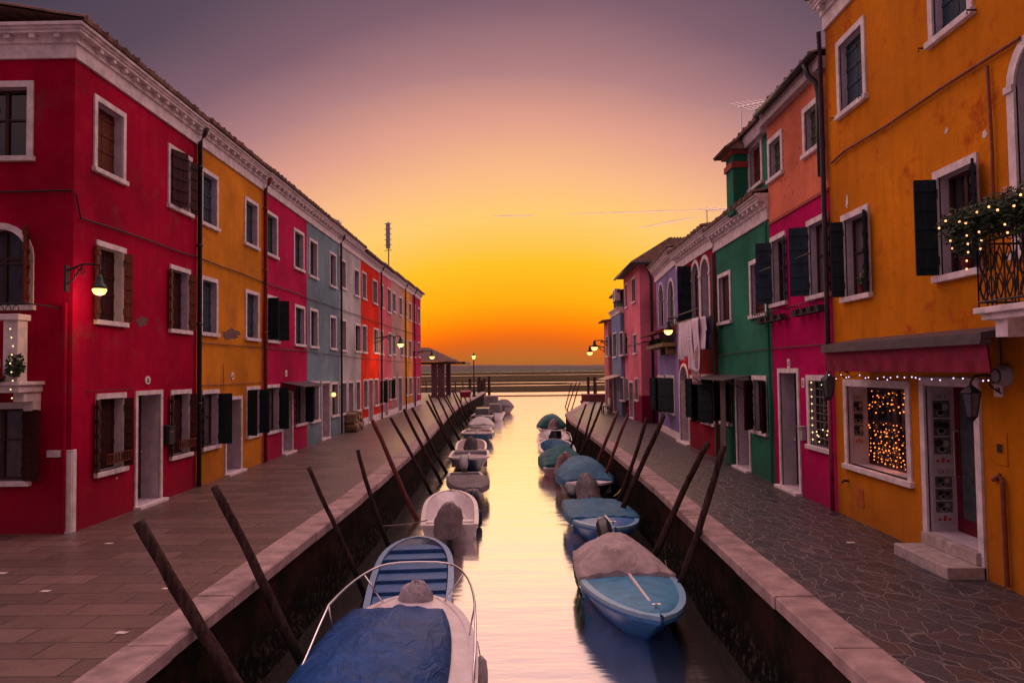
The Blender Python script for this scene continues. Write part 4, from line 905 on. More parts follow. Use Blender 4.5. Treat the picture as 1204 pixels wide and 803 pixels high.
# menu boards on the reveals (planes facing the camera: far jamb)
PIC_D = simple('picture_dark', (.10, .085, .09), .5); PIC_Y = simple('picture_food', (.34, .19, .05), .6); PIC_W = simple('picture_plate', (.30, .27, .27), .5); PIC_K = simple('picture_cup', (.02, .015, .018), .5); PAPER = simple('board_paper', (.42, .36, .37), .6, var=.1, bump=0)
def menu(u, w0, w1, zb, zt, label, title, npic=3, red=True):
    root = thing('menu_board', F1.pt(u, zb, (w0+w1)/2), label, 'menu board', 'menu boards beside the shop door and window'); W_ = abs(w1-w0); Hh = zt-zb; s = .004
    m = MB(); F1.box(m, u-.012, u-.002, zb, zt, w0, w1); part('board', m, PAPER, root)
    cw = (w0+w1)/2
    part('title', text_mesh(title, .075, F1.pt(u-.0125, zt-.06, cw), Vector((1, 0, 0)), Vector((0, 0, 1)), .001), INK, root)
    ph = (Hh-.12-(.13 if red else 0))/npic
    for k in range(npic):
        z_ = zt-.12-ph*k; m = MB(); F1.box(m, u-.015, u-.0125, z_-ph+.02, z_, w0+W_*.1, w1-W_*.1); pc = part('picture', m, PIC_D, root)
        for (cx, cz, r_, mt) in ((-.2, .66, .27, PIC_K), (.2, .62, .24, PIC_K if k % 2 else PIC_W), (-.05, .27, .25, PIC_W), (-.04, .29, .18, PIC_Y)):
            m = MB(); n = 12; rad = r_*ph; poly = [Vector((5.8-cw-0+cx*W_*.8+rad*math.cos(2*math.pi*t/n)*.9, 0, z_-ph+.02+cz*(ph-.02)+rad*math.sin(2*math.pi*t/n)*.75)) for t in range(n)]
            poly = [Vector((p.x, F1.pt(u-.016, 0).y, p.z)) for p in poly]; m.prism(poly, (0, -.002, 0)); part('dish', m, mt, pc)
    if red:
        m = MB()
        for k in range(3): F1.box(m, u-.015, u-.0125, zb+.03, zb+.07+.03*(k % 2), w0+W_*(.18+.24*k), w0+W_*(.32+.24*k))
        part('glasses', m, simple('picture_red', (.4, .04, .04), .5), root)
    return root
a, b, c, d = ud0+fw, ud1-fw, .32, zd-fw
menu(b, -.36, -.06, c+.92+.03, d-.1, 'upper menu board with food pictures on the shop door jamb', 'CR.1')
menu(b, -.36, -.06, c+.12, c+.90, 'lower menu board with food pictures on the shop door jamb', 'CR.2')
a2, b2, c2, d2 = wS; menu(b2, -.28, -.08, c2+.35, d2-.15, 'menu board with food pictures on the left jamb of the shop window', 'CR.1')
lantern(1142, 474, 5.42, 5.8, 'black iron lantern beside the shop door, under the awning'); 
s19 = sign(F1, 1175, 459, .15, .16, 'white number 19 plate to the right of the shop door', '19', rgt=-1)
# round vent
u, z = F1.px(1184, 442); root = thing('bulkhead_lamp', F1.pt(u, z-.1, .1), 'round ribbed bulkhead lamp on the orange wall above the number 19 plate', 'lamp'); m = MB(); n = 18
for r_, w0, w1 in ((.13, .0, .06), (.11, .06, .12), (.07, .12, .15)): m.prism([F1.pt(u+r_*math.cos(2*math.pi*k/n), z+r_*math.sin(2*math.pi*k/n), w0) for k in range(n)], F1.n*(w1-w0))
part('housing', m, GEL, root, bevel=.008); m = MB(); m.tube([F1.pt(u+.05, z+.13, .03), F1.pt(u+.06, z+.5, .03)], .012, 6); m.tube([F1.pt(u+.09*math.cos(k*.7), z+.09*math.sin(k*.7), .135) for k in range(10)], .008, 5); part('cable', m, PIPE, root)
# meter hatch, rusty pipe cover
u, z = F1.px(1177, 527); m = MB(); F1.box(m, u-.13, u+.13, z-.2, z+.2, .0, .012); F1.box(m, u-.06, u+.05, z-.06, z+.06, .012, .02); part('meter_hatch', m, pm1, root1); m = MB(); F1.box(m, u-.055, u+.045, z-.05, z+.05, .021, .024); part('meter_window', m, IRON, root1)
u, z = F1.px(1177, 560); zz = .04; m = MB(); m.tube([F1.pt(u+.1, z-.05, .03), F1.pt(u-.05, z+.02, .05), F1.pt(u-.1, z-.05, .05), F1.pt(u-.12, zz, .05)], .03, 8); part('gas_pipe', m, PIPE_RUST, root1)
u, z = F1.px(1012, 585); m = MB(); F1.box(m, u-.13, u+.15, z-.16, z+.16, 0, .008); part('wall_hatch', m, simple('hatch_orange', (.42, .10, .012), .8), root1)
u, z = F1.px(998, 565); m = MB(); m.tube([F1.pt(u, z, 0), F1.pt(u, z, .1), F1.pt(u, z-.04, .13)], .02, 8); part('tap', m, IRON, root1)
# iron balcony with flower boxes
YB1 = onx(1148, 345, 5.05).y; YB0 = YB1-2.2; zS = onx(1150, 372, 5.05).z+.02
root = thing('iron_balcony', (5.4, (YB0+YB1)/2, zS), 'stone slab balcony with black wrought iron railing on the orange shop house', 'balcony')
m = MB(); m.box((5.0, YB0, zS), (5.798, YB1, zS+.07)); m.box((5.06, YB0+.05, zS-.07), (5.798, YB1-.05, zS-.001)); part('slab', m, STONE, root, bevel=.012)
for y_ in (YB1-.3, YB0+.3):
    m = MB(); m.box((5.12, y_-.1, zS-.26), (5.36, y_+.1, zS-.071)); poly = [(5.36+.438*t/8, y_-.09, zS-.072-.30*math.sin(t/8*math.pi/2)) for t in range(9)]+[(5.798, y_-.09, zS-.072)]; m.prism(poly, (0, .18, 0)); part('bracket', m, STONE, root)
m = MB(); zr0, zr1 = zS+.07, zS+1.0
def railrun(A, B, n):
    A, B = Vector(A), Vector(B)
    for z_ in (zr0+.06, zr1-.22, zr1): m.tube([A+Vector((0, 0, z_)), B+Vector((0, 0, z_))], .013, 6)
    for k in range(n+1): p = A+(B-A)*k/n; m.tube([p+Vector((0, 0, zr0)), p+Vector((0, 0, zr1))], .009, 5)
    for k in range(n):
        p = A+(B-A)*(k+.5)/n; dd = (B-A).normalized(); h = (zr1-.28-zr0-.1)
        for sg in (-1, 1): m.tube([p+dd*(sg*.05*math.sin(t/10*math.pi*2)+0*t)+Vector((0, 0, zr0+.08+h*t/10)) for t in range(11)], .008, 5)
        m.tube([p+dd*.035*math.cos(t*.785)+Vector((0, 0, zr1-.12+.05*math.sin(t*.785))) for t in range(9)], .007, 5)
railrun((5.05, YB0+.04, 0), (5.05, YB1-.04, 0), 14); railrun((5.05, YB1-.04, 0), (5.78, YB1-.04, 0), 5); railrun((5.05, YB0+.04, 0), (5.78, YB0+.04, 0), 5)
part('railing', m, IRON, root)
POT = simple('flower_box', (.12, .015, .02), .8); PETAL = simple('petals', (.55, .35, .40), .7); rr = random.Random(21)
root = thing('flower_box', (4.95, (YB0+YB1)/2, zr1-.15), 'long flower box of dark foliage along the iron balcony rail of the shop house', 'flower box', 'flower boxes')
m = MB(); m.box((4.86, YB0+.05, zr1-.17), (5.03, YB1+.02, zr1+.02)); part('box', m, IRON, root)
m = MB()
for k in range(30): foliage(m, (4.95+rr.uniform(-.04, .04), YB0+.05+(YB1-YB0+.15)*k/29, zr1+.02+.05*math.sin(k*2.1)), (.2, .14, .17), 190, .034, rr)
for k in range(14): foliage(m, (4.86, YB0+.1+(YB1-YB0)*k/14, zr1-.13-.1*rr.random()), (.07, .1, .18), 110, .03, rr)
part('foliage', m, LEAF, root); m = MB()
for k in range(8): foliage(m, (4.95, YB0+.2+(YB1-YB0+.05)*k/7, zr1+.17), (.05, .05, .05), 10, .03, rr)
part('flowers', m, PETAL, root)
m = BulbSet()
for k in range(14): y_ = YB0+.05+(YB1-YB0+.2)*k/13+.03*math.sin(k*9); m.ball((4.78+rr.uniform(-.02, .03), y_, zr1+.02+.05*math.sin(k*1.7)), .0125, 5)
for k in range(7):
    y_ = YB0+.2+(YB1-YB0)*k/6.2+.1*math.sin(k*5)
    for j in range(rr.randint(2, 5)): m.ball((4.82+rr.uniform(-.01, .01), y_+rr.uniform(-.04, .04), zr1-.16-.09*j), .011, 5)
bulb_string(m, emis('fairy_amber', (1, .36, .14), 3.5), 'amber fairy lights in the foliage of the iron balcony on the shop house')
def pot(loc, r, h, label, mt=POT, fl=PETAL):
    root = thing('flower_pot', loc, label, 'flower pot', 'flower pots'); m = MB(); m.lathe(loc, [(r*.7, 0), (r, h), (r*1.1, h), (r*1.1, h+.02), (r*.9, h+.02)], 12); part('pot', m, mt, root)
    m = MB(); foliage(m, Vector(loc)+Vector((0, 0, h+.1)), (r*1.2, r*1.2, .11), 90, .035, rr); part('foliage', m, LEAF, root); m = MB(); foliage(m, Vector(loc)+Vector((0, 0, h+.18)), (r, r, .05), 16, .03, rr); part('flowers', m, fl, root)
pot(F1.pt(wA[0]+.3, wA[2]+.0, -.04), .08, .14, 'dark red flower pot on the sill of the small shuttered window of the shop house')
pot(F1.pt(wB[0]+.25, wB[2]+.0, -.04), .09, .16, 'dark red flower pot on the sill of the large shuttered window of the shop house')
pot((5.3, YB1-.2, zr1+.03-.0), .07, .12, 'small red flower pot on the iron balcony corner of the shop house')

# ---- R2 magenta / peach
u0, u1 = x_edge+.0, uR(F1, 909)
u_peach1 = uR(F1, 903, 200); zeave = 8.35
root2 = thing('magenta_peach_house', (5.8, (u0+u1)/2, 0), 'hot magenta house with a peach upper floor, beside the orange shop house', 'house', GR_)
holes = []
window(root2, F1, holes, 903.5, 921, 158, 212, closed=SH_GREEN, depth=.16); window(root2, F1, holes, 944.5, 968.5, 118, 181, closed=SH_GREEN, depth=.16)
_, wC = window(root2, F1, holes, 907, 925, 275, 361, shut=(165, 112), fold=.9, sm=SH_SLATE, depth=.16); _, wD = window(root2, F1, holes, 950, 975, 254, 352, shut=(165, 112), fold=.9, sm=SH_SLATE, depth=.16)
_, wE = window(root2, F1, holes, 950, 978, 441, 531, depth=.14)
door(root2, F1, holes, 917, 941.5, 433, 576, simple('door_dark', (.02, .016, .02), .5), depth=.32, fw=.1, step=True)
zc = F1.px(940, 243)[1]
lowh = [h for h in holes if h[3] < zc]; uph = [h for h in holes if h[3] >= zc]
part('wall', wall_mesh(F1, u0, u1, -.3, zc, lowh, 8), plaster('hotpink', (.50, .003, .11), stain=(.3, .0, .06), amt=.2), root2)
m = wall_mesh(F1, u0, u1, zc+.002, zeave+.2, uph, 8); part('upper_wall', m, plaster('peach', (.72, .20, .11), amt=.12), root2, label='peach plaster upper wall')
m = MB(); F1.box(m, u0, u1, zc-.03, zc+.03, 0, .03); part('string_course', m, simple('rust_band', (.35, .06, .05), .8), root2)
m = MB(); F1.box(m, u0, u1+.0, zeave-.02, zeave+.22, .001, .16); part('eave_board', m, simple('eave_white', (.42, .34, .36), .8), root2)
m = MB(); m.tube([F1.pt(u0, zeave+.24, .27), F1.pt(u1, zeave+.24, .27)], .06, 10); m.tube([F1.pt(u0+.35, zeave+.2, .27), F1.pt(u0+.3, zeave-.05, .22), F1.pt(u0+.16, zeave-.25, .12), F1.pt(u0+.14, zeave-.5, .1), F1.pt(u0+.14, 6.3, .1)], .055, 10); part('gutter', m, PIPE, root2, smooth=True)
tiles(root2, F1, u0, u1, zeave+.27, .27, 6, 1.7)
m = MB()
for k in range(26):
    uu = u0+1+rr.uniform(0, 1.6); z_ = zc+.3+rr.uniform(0, 1.6); F1.box(m, uu, uu+rr.uniform(.02, .05), z_, z_+rr.uniform(.02, .06), .0, .004)
part('plaster_chips', m, simple('chip', (.35, .05, .03), .9), root2)
def rack(x0, x1, y0, y1, label):
    ua, z_t = F1.px(x0, y0); ub, _ = F1.px(x1, y0); zb_ = F1.px((x0+x1)/2, y1)[1]; zt_ = F1.px((x0+x1)/2, y0)[1]; ua, ub = sorted((ua, ub)); root = thing('flower_rack', F1.pt((ua+ub)/2, zb_, .15), label, 'flower rack', 'iron flower racks under windows')
    m = MB()
    for z_, w in ((zt_, .26), (zb_+.02, .20)): m.tube([F1.pt(ua, z_, 0), F1.pt(ua, z_, w), F1.pt(ub, z_, w), F1.pt(ub, z_, 0)], .009, 5)
    for k in range(11): uu = ua+(ub-ua)*k/10; m.tube([F1.pt(uu, zb_+.02, .20), F1.pt(uu, zt_, .26)], .007, 5); m.tube([F1.pt(uu, zb_+.02, .0), F1.pt(uu, zb_+.02, .2)], .006, 5)
    part('frame', m, IRON, root)
    for k in range(4): m = MB(); uu = ua+(ub-ua)*(k+.5)/4; F1.box(m, uu-.1, uu+.1, zb_+.03, zb_+.15, .05, .18); part('planter', m, simple('planter_grey', (.06, .05, .055), .8), root)
rack(897, 929, 367, 379, 'black iron flower rack under the farther shuttered window of the magenta house'); rack(939, 975, 357, 370, 'black iron flower rack under the nearer shuttered window of the magenta house')
m = MB()
for w_ in (wC, wD): m.tube([F1.pt(w_[0], w_[2]+.75, .3), F1.pt(w_[1], w_[2]+.75, .3)], .018, 6)
part('shutter_bar', m, IRON, root2)
a, b, c, d = wE; m = MB()
for k in range(6): uu = a+(b-a)*k/5; m.tube([F1.pt(uu, c, -.05), F1.pt(uu, d, -.05)], .009, 5)
for k in range(9): z_ = c+(d-c)*k/8; m.tube([F1.pt(a, z_, -.05), F1.pt(b, z_, -.05)], .009, 5)
part('window_grille', m, simple('grille_grey', (.16, .15, .17), .5), root2)
m = BulbSet()
for k in range(9): m.ball(F1.pt(b-.03, c+.1+(d-c)*k/9, -.03), .014, 5)
for k in range(7): m.ball(F1.pt(a+.1+rr.uniform(0, b-a-.2), c+.05+rr.uniform(0, .3), -.03), .014, 5)
for k in range(3): m.ball(F1.pt(a+.1+k*.15, d-.08, -.03), .014, 5)
bulb_string(m, BULB_Y, 'small yellow fairy lights behind the grille of the magenta house window')
lantern(974, 455, 5.45, 5.8, 'black iron lantern between the grilled window and the shop awning', s=1.1)
sign(F1, 928, 427.5, .14, .2, 'white number plate above the door of the hot magenta house'); sign(F1, 945, 450, .14, .2, 'white number plate beside the door of the hot magenta house')
u, z = F1.px(946, 508); root = thing('mailbox', F1.pt(u, z-.15, .05), 'small grey wall mailbox between the door and window of the hot magenta house', 'mailbox', 'wall mailboxes'); m = MB(); F1.box(m, u-.1, u+.1, z-.16, z+.1, .003, .09); F1.box(m, u-.12, u+.12, z+.1, z+.125, .003, .12); part('box', m, GEL, root); m = MB(); F1.box(m, u-.06, u+.06, z+.04, z+.055, .09, .093); part('slot', m, INK, root)

# ---- R3 green
u0, u1 = uR(F1, 909), uR(F1, 843); zg = 6.15
root3 = thing('green_house', (5.8, (u0+u1)/2, 0), 'green house with a taller green block and chimney behind its cornice', 'house', GR_); pmg = plaster('green', (.028, .19, .115), amt=.2)
holes = []; 
window(root3, F1, holes, 845, 860, 320, 382, closed=SH_BROWN, depth=.14, far=True); window(root3, F1, holes, 882, 902, 303, 374, closed=SH_BROWN, depth=.14)
window(root3, F1, holes, 848, 860.5, 444, 500, shut=(165, 40), sm=SH_BROWN, depth=.14, far=True); window(root3, F1, holes, 885.5, 902.5, 441.5, 511.5, shut=(150, 45), fold=.9, sm=SH_BROWN, depth=.14)
door(root3, F1, holes, 866, 882.5, 443.5, 551, DOOR_P, depth=.3, fw=.08)
part('wall', wall_mesh(F1, u0, u1, -.3, zg+.3, holes, 8), pmg, root3)
cornice(root3, F1, u0+.02, u1-.02, zg, size=.8, bracket=.36)
tiles(root3, F1, u0+.02, u1-.02, zg+.64, .36, 3.0, .6)
# upper block
F1b = FR(5.86); ub0 = uR(F1b, 903.2, 200)+.02; ub1 = uR(F1b, 871, 200); h2 = []
window(root3, F1b, h2, 880.5, 897, 166, 223, closed=SH_RUST, depth=.14); part('upper_wall', wall_mesh(F1b, ub0, ub1, zg+.3, zeave+.15, h2, 5), pmg, root3)
m = MB(); F1b.box(m, ub0, ub1, zeave-.1, zeave+.22, .001, .16); part('eave_board', m, simple('eave_white', (0, 0, 0)), root3); tiles(root3, F1b, ub0, ub1+.05, zeave+.27, .24, 5, 1.5)
# chimney tower beyond, projecting to the canal
yc0 = ub1+.0; Xc = onx(862, 220, 5.5).x; Fc = FR(5.45); ya = uR(Fc, 862, 210); yb = uR(Fc, 854, 210); zct = Fc.px(858, 185)[1]
m = MB(); m.box((5.45, ya, zg+.5), (6.6, yb, zct)); ch = part('chimney', m, pmg, root3); m = MB(); m.box((5.40, ya-.05, zct-.35), (6.65, yb+.05, zct-.2)); m.box((5.35, ya-.1, zct), (6.7, yb+.1, zct+.08)); part('band', m, simple('rust_band', (0, 0, 0)), ch)
m = MB(); m.hexa([(5.2, ya-.22, zct+.08), (6.8, ya-.22, zct+.08), (6.8, yb+.25, zct+.08), (5.2, yb+.25, zct+.08), (5.9, (ya+yb)/2-.1, zct+.65), (6.1, (ya+yb)/2-.1, zct+.65), (6.1, (ya+yb)/2+.1, zct+.65), (5.9, (ya+yb)/2+.1, zct+.65)])
for k in range(8): t = k/7; m.tube([(5.2, ya-.22+(yb-ya+.47)*t, zct+.1), (5.95, (ya+yb)/2+(t-.5)*.2, zct+.66)], .05, 6)
part('cap', m, TILE, ch)
# door awning and curtain
ua, z_ = F1.px(842, 440); ub, _ = F1.px(884, 439); ua, ub = sorted((ua, ub)); m = MB(); z_ = F1.px(863, 441)[1]
m.hexa([F1.pt(ua, z_-.02, 0), F1.pt(ub, z_-.02, 0), F1.pt(ub, z_-.12, .7), F1.pt(ua, z_-.12, .7), F1.pt(ua, z_+.01, 0), F1.pt(ub, z_+.01, 0), F1.pt(ub, z_-.1, .7), F1.pt(ua, z_-.1, .7)])
for uu in (ua+.05, ub-.05): m.tube([F1.pt(uu, z_-.45, .01), F1.pt(uu, z_-.3, .3), F1.pt(uu, z_-.12, .65)], .014, 6)
part('door_canopy', m, AWN_M, root3)
m = MB(); rows = []; uc = uR(F1, 862, 500)
for j in range(9): rows.append([F1.pt(uc-.1+.48*i/24*(1-.15*math.sin(j/8*3.1)), z_-.15-(z_-.35)*j/8, .22+.04*math.sin(i*1.25)+.02*j/8) for i in range(25)])
m.grid(rows); cu_ = solo('door_curtain', m, simple('curtain_stripe', (.30, .24, .22), .85), 'pale striped curtain hanging beside the door of the green house', 'curtain'); sd_ = cu_.modifiers.new('s', 'SOLIDIFY'); sd_.thickness = .01
for uu in (u0+.05, u1-.05): m = MB(); m.tube([F1.pt(uu, 6.1, .07), F1.pt(uu, .02, .07)], .035, 8); part('drainpipe', m, pmg, root3)
cablerun([(845, 418), (905, 410), (983, 404)], F1, 'black cable above the ground windows of the green and magenta houses', r=.012)

# ---- R4 maroon
F4 = FR(5.76); u0, u1 = uR(F4, 843), uR(F4, 798.5); z4 = 6.3
root4 = thing('maroon_house', (5.76, (u0+u1)/2, 0), 'dark maroon-red house with white arched windows behind the hanging laundry', 'house', GR_)
holes = []; window(root4, F4, holes, 796.5+3, 808.5, 312, 384, arch=True, depth=.12, fw=.13, sill=False); 
window(root4, F4, holes, 813, 823.5, 305, 378, arch=True, depth=.12, fw=.12, sill=False, shut=(None, 95), fold=.9, sm=SH_DARK); window(root4, F4, holes, 823.5, 835.5, 299, 376, arch=True, depth=.3, fw=.13, sill=False)
door(root4, F4, holes, 799.3, 811, 427, 519, DOOR_P, arch=True, depth=.3, fw=.1); window(root4, F4, holes, 812.5, 822, 441, 494, shut=(30, 30), sm=SH_DARK, depth=.14); window(root4, F4, holes, 826, 840.5, 440, 500, shut=(28, 45), fold=.95, sm=SH_DARK, depth=.14)
part('wall', wall_mesh(F4, u0, u1, -.3, z4+.3, holes, 8), plaster('maroon', (.27, .008, .03), amt=.2, lo=.6, hi=1.3), root4); cornice(root4, F4, u0, u1, z4, size=.8, bracket=.36); tiles(root4, F4, u0, u1, z4+.64, .36, 5, 1.0)
# drying rack + laundry
root = thing('drying_rack', F4.pt((u0+u1)/2, 4.2, .3), 'black iron balcony rail and drying rack on the maroon house', 'drying rack'); m = MB(); zr = onx(815, 376, 5.25).z
for w_ in (.12, .32, .5): m.tube([F4.pt(u0+.1, zr+.05, w_), F4.pt(u1-.4, zr+.05, w_)], .014, 6)
for k in range(5): uu = u0+.1+(u1-u0-.5)*k/4; m.tube([F4.pt(uu, zr-.35, 0), F4.pt(uu, zr+.03, .5), F4.pt(uu, zr+.05, .0)], .014, 6)
m.tube([F4.pt(u0+.1, zr+.3, .5), F4.pt(u1-.4, zr+.3, .5)], .014, 6); m.tube([F4.pt(u0+.1, zr+.3, .5), F4.pt(u0+.1, zr, .5)], .012, 6); part('frame', m, IRON, root)
def garment(px0, px1, ytop, ybot, w, kind, label, mt=CLOTH_W, sd=1):
    X = 5.76-w; A, B = onx(px0, ytop, X), onx(px1, ytop, X); y0, y1 = sorted((A.y, B.y)); zt_ = zr+.03; zb_ = onx((px0+px1)/2, ybot, X).z; rr = random.Random(sd); m = MB(); nx, nz = 14, 16
    def sheet(f0, f1, t0, t1):
        rows = []
        for j in range(nz+1):
            t = t0+(t1-t0)*j/nz; rows.append([(X+.03*math.sin((f0+(f1-f0)*i/nx)*9+sd)*(.3+t)+.02*math.sin(t*6+sd), y0+(y1-y0)*(f0+(f1-f0)*i/nx)+.02*math.sin(t*5+i), zt_+(zb_-zt_)*t) for i in range(nx+1)])
        m.grid(rows)
    if kind == 'trousers': sheet(0, 1, 0, .35); sheet(0, .46, .35, 1); sheet(.54, 1, .35, .97)
    elif kind == 'shirt': sheet(.2, .8, 0, 1); sheet(-.02, .2, .02, .45); sheet(.8, 1.02, .02, .42)
    else: sheet(0, 1, 0, 1)
    o = solo({'trousers': 'trousers', 'shirt': 'shirt'}.get(kind, 'towel'), m, mt, label, {'trousers': 'trousers', 'shirt': 'shirt'}.get(kind, 'towel'), 'laundry on the rack of the maroon house', smooth=True)
    s_ = o.modifiers.new('s', 'SOLIDIFY'); s_.thickness = .012
garment(798, 803, 383, 424, .5, 'trousers', 'white trousers hanging farthest left on the drying rack', sd=1)
garment(803.5, 808, 383, 420, .5, 'towel', 'narrow white towel second from the left on the drying rack', sd=2)
garment(808.5, 814, 383, 436, .5, 'trousers', 'long white trousers in the middle of the drying rack', sd=3)
garment(814.5, 822, 382, 438, .5, 'towel', 'long pinkish white sheet hanging right of the middle of the drying rack', sd=4)
garment(820, 831, 379, 411, .42, 'shirt', 'white long-sleeved shirt hanging at the right end of the drying rack', sd=5)
garment(828, 836, 379, 411, .3, 'towel', 'navy blue cloth hanging behind the white shirt', mt=CLOTH_B, sd=6)
garment(814, 823, 428, 452, .46, 'towel', 'pale patterned cloth hanging lowest, below the white sheet', mt=PINK_T, sd=7)

# ---- R5 lavender
F5 = Fac((5.76, uR(F4, 798.5)), (6.0, 32.6), (-1, 0)); ue = F5.px(773.5, 440)[0]; z5 = 6.55
root5 = thing('lavender_house', F5.pt(ue/2, 0), 'lavender blue house with two narrow white arched windows', 'house', GR_); holes = []
window(root5, F5, holes, 774.5, 781, 331, 384, arch=True, depth=.14, fw=.1, sill=False); window(root5, F5, holes, 785, 793.5, 326, 384, arch=True, depth=.14, fw=.12, sill=False, closed=SH_SLATE)
window(root5, F5, holes, 773.9, 781.5, 441, 484, shut=(28, 28), fold=1, sm=SH_DARK, depth=.14, far=True); window(root5, F5, holes, 784, 793.5, 441, 487, shut=(28, 35), fold=1, sm=SH_DARK, depth=.14, far=True)
part('wall', wall_mesh(F5, 0, ue, -.3, z5+.3, holes, 7), plaster('lavender', (.27, .22, .46), amt=.15), root5); cornice(root5, F5, 0, ue+.15, z5, size=.8, bracket=.36); tiles(root5, F5, 0, ue+.2, z5+.64, .36, 5, 1.2)
m = MB(); F5.box(m, .02, ue-.02, -.02, .28, 0, .025); part('plinth', m, STONE, root5)
zf = F5.px(783, 409)[1]; root = thing('flower_box', F5.pt(ue*.5, zf, .4), 'flower box with reddish plants on a bracket balcony of the lavender house', 'flower box', 'flower boxes'); m = MB(); F5.box(m, .3, ue-.5, zf-.02, zf+.12, .002, .55); F5.box(m, .8, 1.2, zf-.3, zf-.021, .002, .3); F5.box(m, 2.6, 3, zf-.3, zf-.021, .002, .3); part('box', m, WOODB, root); m = MB()
for k in range(16): foliage(m, F5.pt(.5+k*.27, zf+.2, .42), (.16, .16, .13), 50, .05, rr)
part('foliage', m, LEAF, root); m = MB()
for k in range(9): foliage(m, F5.pt(.5+k*.5, zf+.3, .42), (.1, .1, .08), 24, .04, rr)
part('flowers', m, LEAFR, root)
zf = F5.px(783, 390)[1]; m = MB(); u_a, u_b = .4, ue-.4; m.hexa([F5.pt(u_a, zf-.02, 0), F5.pt(u_b, zf-.02, 0), F5.pt(u_b, zf-.18, .8), F5.pt(u_a, zf-.18, .8), F5.pt(u_a, zf+.18, 0), F5.pt(u_b, zf+.18, 0), F5.pt(u_b, zf-.1, .8), F5.pt(u_a, zf-.1, .8)]); part('window_canopy', m, simple('canopy_red', (.2, .03, .03), .9, nsc=12, var=.6), root5)

# ---- R6 pink, standing beyond the alley
F6 = FR(5.84); u0, u1 = uR(F6, 754), uR(F6, 735); z6 = F6.px(754, 308)[1]
root6 = thing('rose_house', (5.84, (u0+u1)/2, 0), 'rose pink house with crimson base and hipped tiled roof beyond the alley', 'house', GR_); holes = []
for a_ in [(735.5, 738.2, 333, 363), (743, 747.7, 326, 357), (735.6, 738.6, 395, 418), (745, 749, 392, 417), (736, 739, 444, 470), (747, 751, 444, 472)]: window(root6, F6, holes, *a_, depth=.14, far=True, fw=.08)
door(root6, F6, holes, 740.3, 745.3, 448, 495, DOOR_P, far=True, fw=.09)
F6s = Fac((5.84, F6.pt(u0, 0).y), (14, F6.pt(u0, 0).y), (0, -1))
pk = plaster('rose', (.72, .19, .25), amt=.25)
m = wall_mesh(F6, u0, u1, 1.35, z6, [h for h in holes], 9, sides=True); part('wall', m, pk, root6)
lo = [(h[0], h[1], h[2], h[3], h[4]) for h in holes if h[2] < 1.3]
part('base_wall', wall_mesh(F6, u0, u1, -.3, 1.348, lo, 9), plaster('crimsonbase', (.25, .005, .05), amt=.2), root6, label='crimson lower wall band')
m = MB(); yA, yB = u0-.45, u1+.45; xF, xB = 5.84-.45, 15; n = 40; rows = []
zr_ = z6+1.75; yM = (yA+yB)/2
def tiled(A, B, C_, D, n):   # A-B eave, D-C ridge
    A, B, C_, D = map(Vector, (A, B, C_, D)); rws = []
    for j in range(2):
        P0, P1 = (A, B) if j == 0 else (D, C_); rws.append([P0+(P1-P0)*i/(n*2)+Vector((0, 0, .09 if i % 2 else 0)) for i in range(n*2+1)])
    m.grid(rws)
tiled((xF, yA, z6), (xF, yB, z6), (xF+2.6, yM+.0, zr_), (xF+2.6, yM-.0, zr_), 24); tiled((xF, yA, z6), (xB, yA, z6), (xB, yM, zr_), (xF+2.6, yM, zr_), 44); tiled((xF, yB, z6), (xB, yB, z6), (xB, yM, zr_), (xF+2.6, yM, zr_), 44)
m.add([(xF, yA, z6-.02), (xB, yA, z6-.02), (xB, yB, z6-.02), (xF, yB, z6-.02)], [(0, 1, 2, 3)]); part('roof', m, TILE, root6)
m = MB(); m.tube([(xF, yA, z6-.02), (xF, yB, z6-.02)], .07, 8); m.tube([(xF, yA, z6-.02), (xB, yA, z6-.02)], .07, 8); q = ony(757, 308, u0-.1); m.tube([(q.x, yA, z6), (q.x+.25, u0-.1, z6-.35), (q.x+.35, u0-.1, z6-.8), (q.x+.35, u0-.1, .02)], .07, 8); part('gutter', m, PIPE, root6, smooth=True)
m = MB(); m.tube([(5.83, u0, 3.95), (5.83, u1, 3.95)], .02, 5); m.tube([(5.9, u0-.02, 4.0), (8, u0-.02, 4.05)], .02, 5); solo('cable', m, CABLE, 'black cable across the rose pink house', 'cable', 'cables along the facades')
# ---- R7 blue
F7 = FR(5.62); u0, u1 = uR(F6, 735)+.01, uR(F7, 719.5); z7 = F7.px(727, 369)[1]
root7 = thing('blue_house', (5.62, (u0+u1)/2, 0), 'small blue house with a green attic and air conditioner at the far right bank', 'house', GR_); holes = []
for a_ in [(721, 725.5, 391, 421), (729, 733, 390, 419)]: window(root7, F7, holes, *a_, depth=.12, far=True, fw=.07, closed=SH_DARK)
door(root7, F7, holes, 722, 726, 443, 486, SH_SLATE, far=True, fw=.06); window(root7, F7, holes, 729, 733.6, 443, 472, far=True, fw=.06, closed=SH_DARK)
part('wall', wall_mesh(F7, u0, u1, -.3, z7, holes, 8), plaster('blue7', (.20, .27, .42), amt=.3), root7); cornice(root7, F7, u0, u1, z7, size=.45, bracket=.5)
zt_ = F7.px(730, 341)[1]; part('attic_wall', wall_mesh(FR(5.8), u0, u1, z7+.3, zt_, [], 6), plaster('attic', (.06, .12, .10), amt=.3), root7, label='dull green attic wall'); tiles(root7, FR(5.8), u0, u1, zt_, .3, 6, .8)
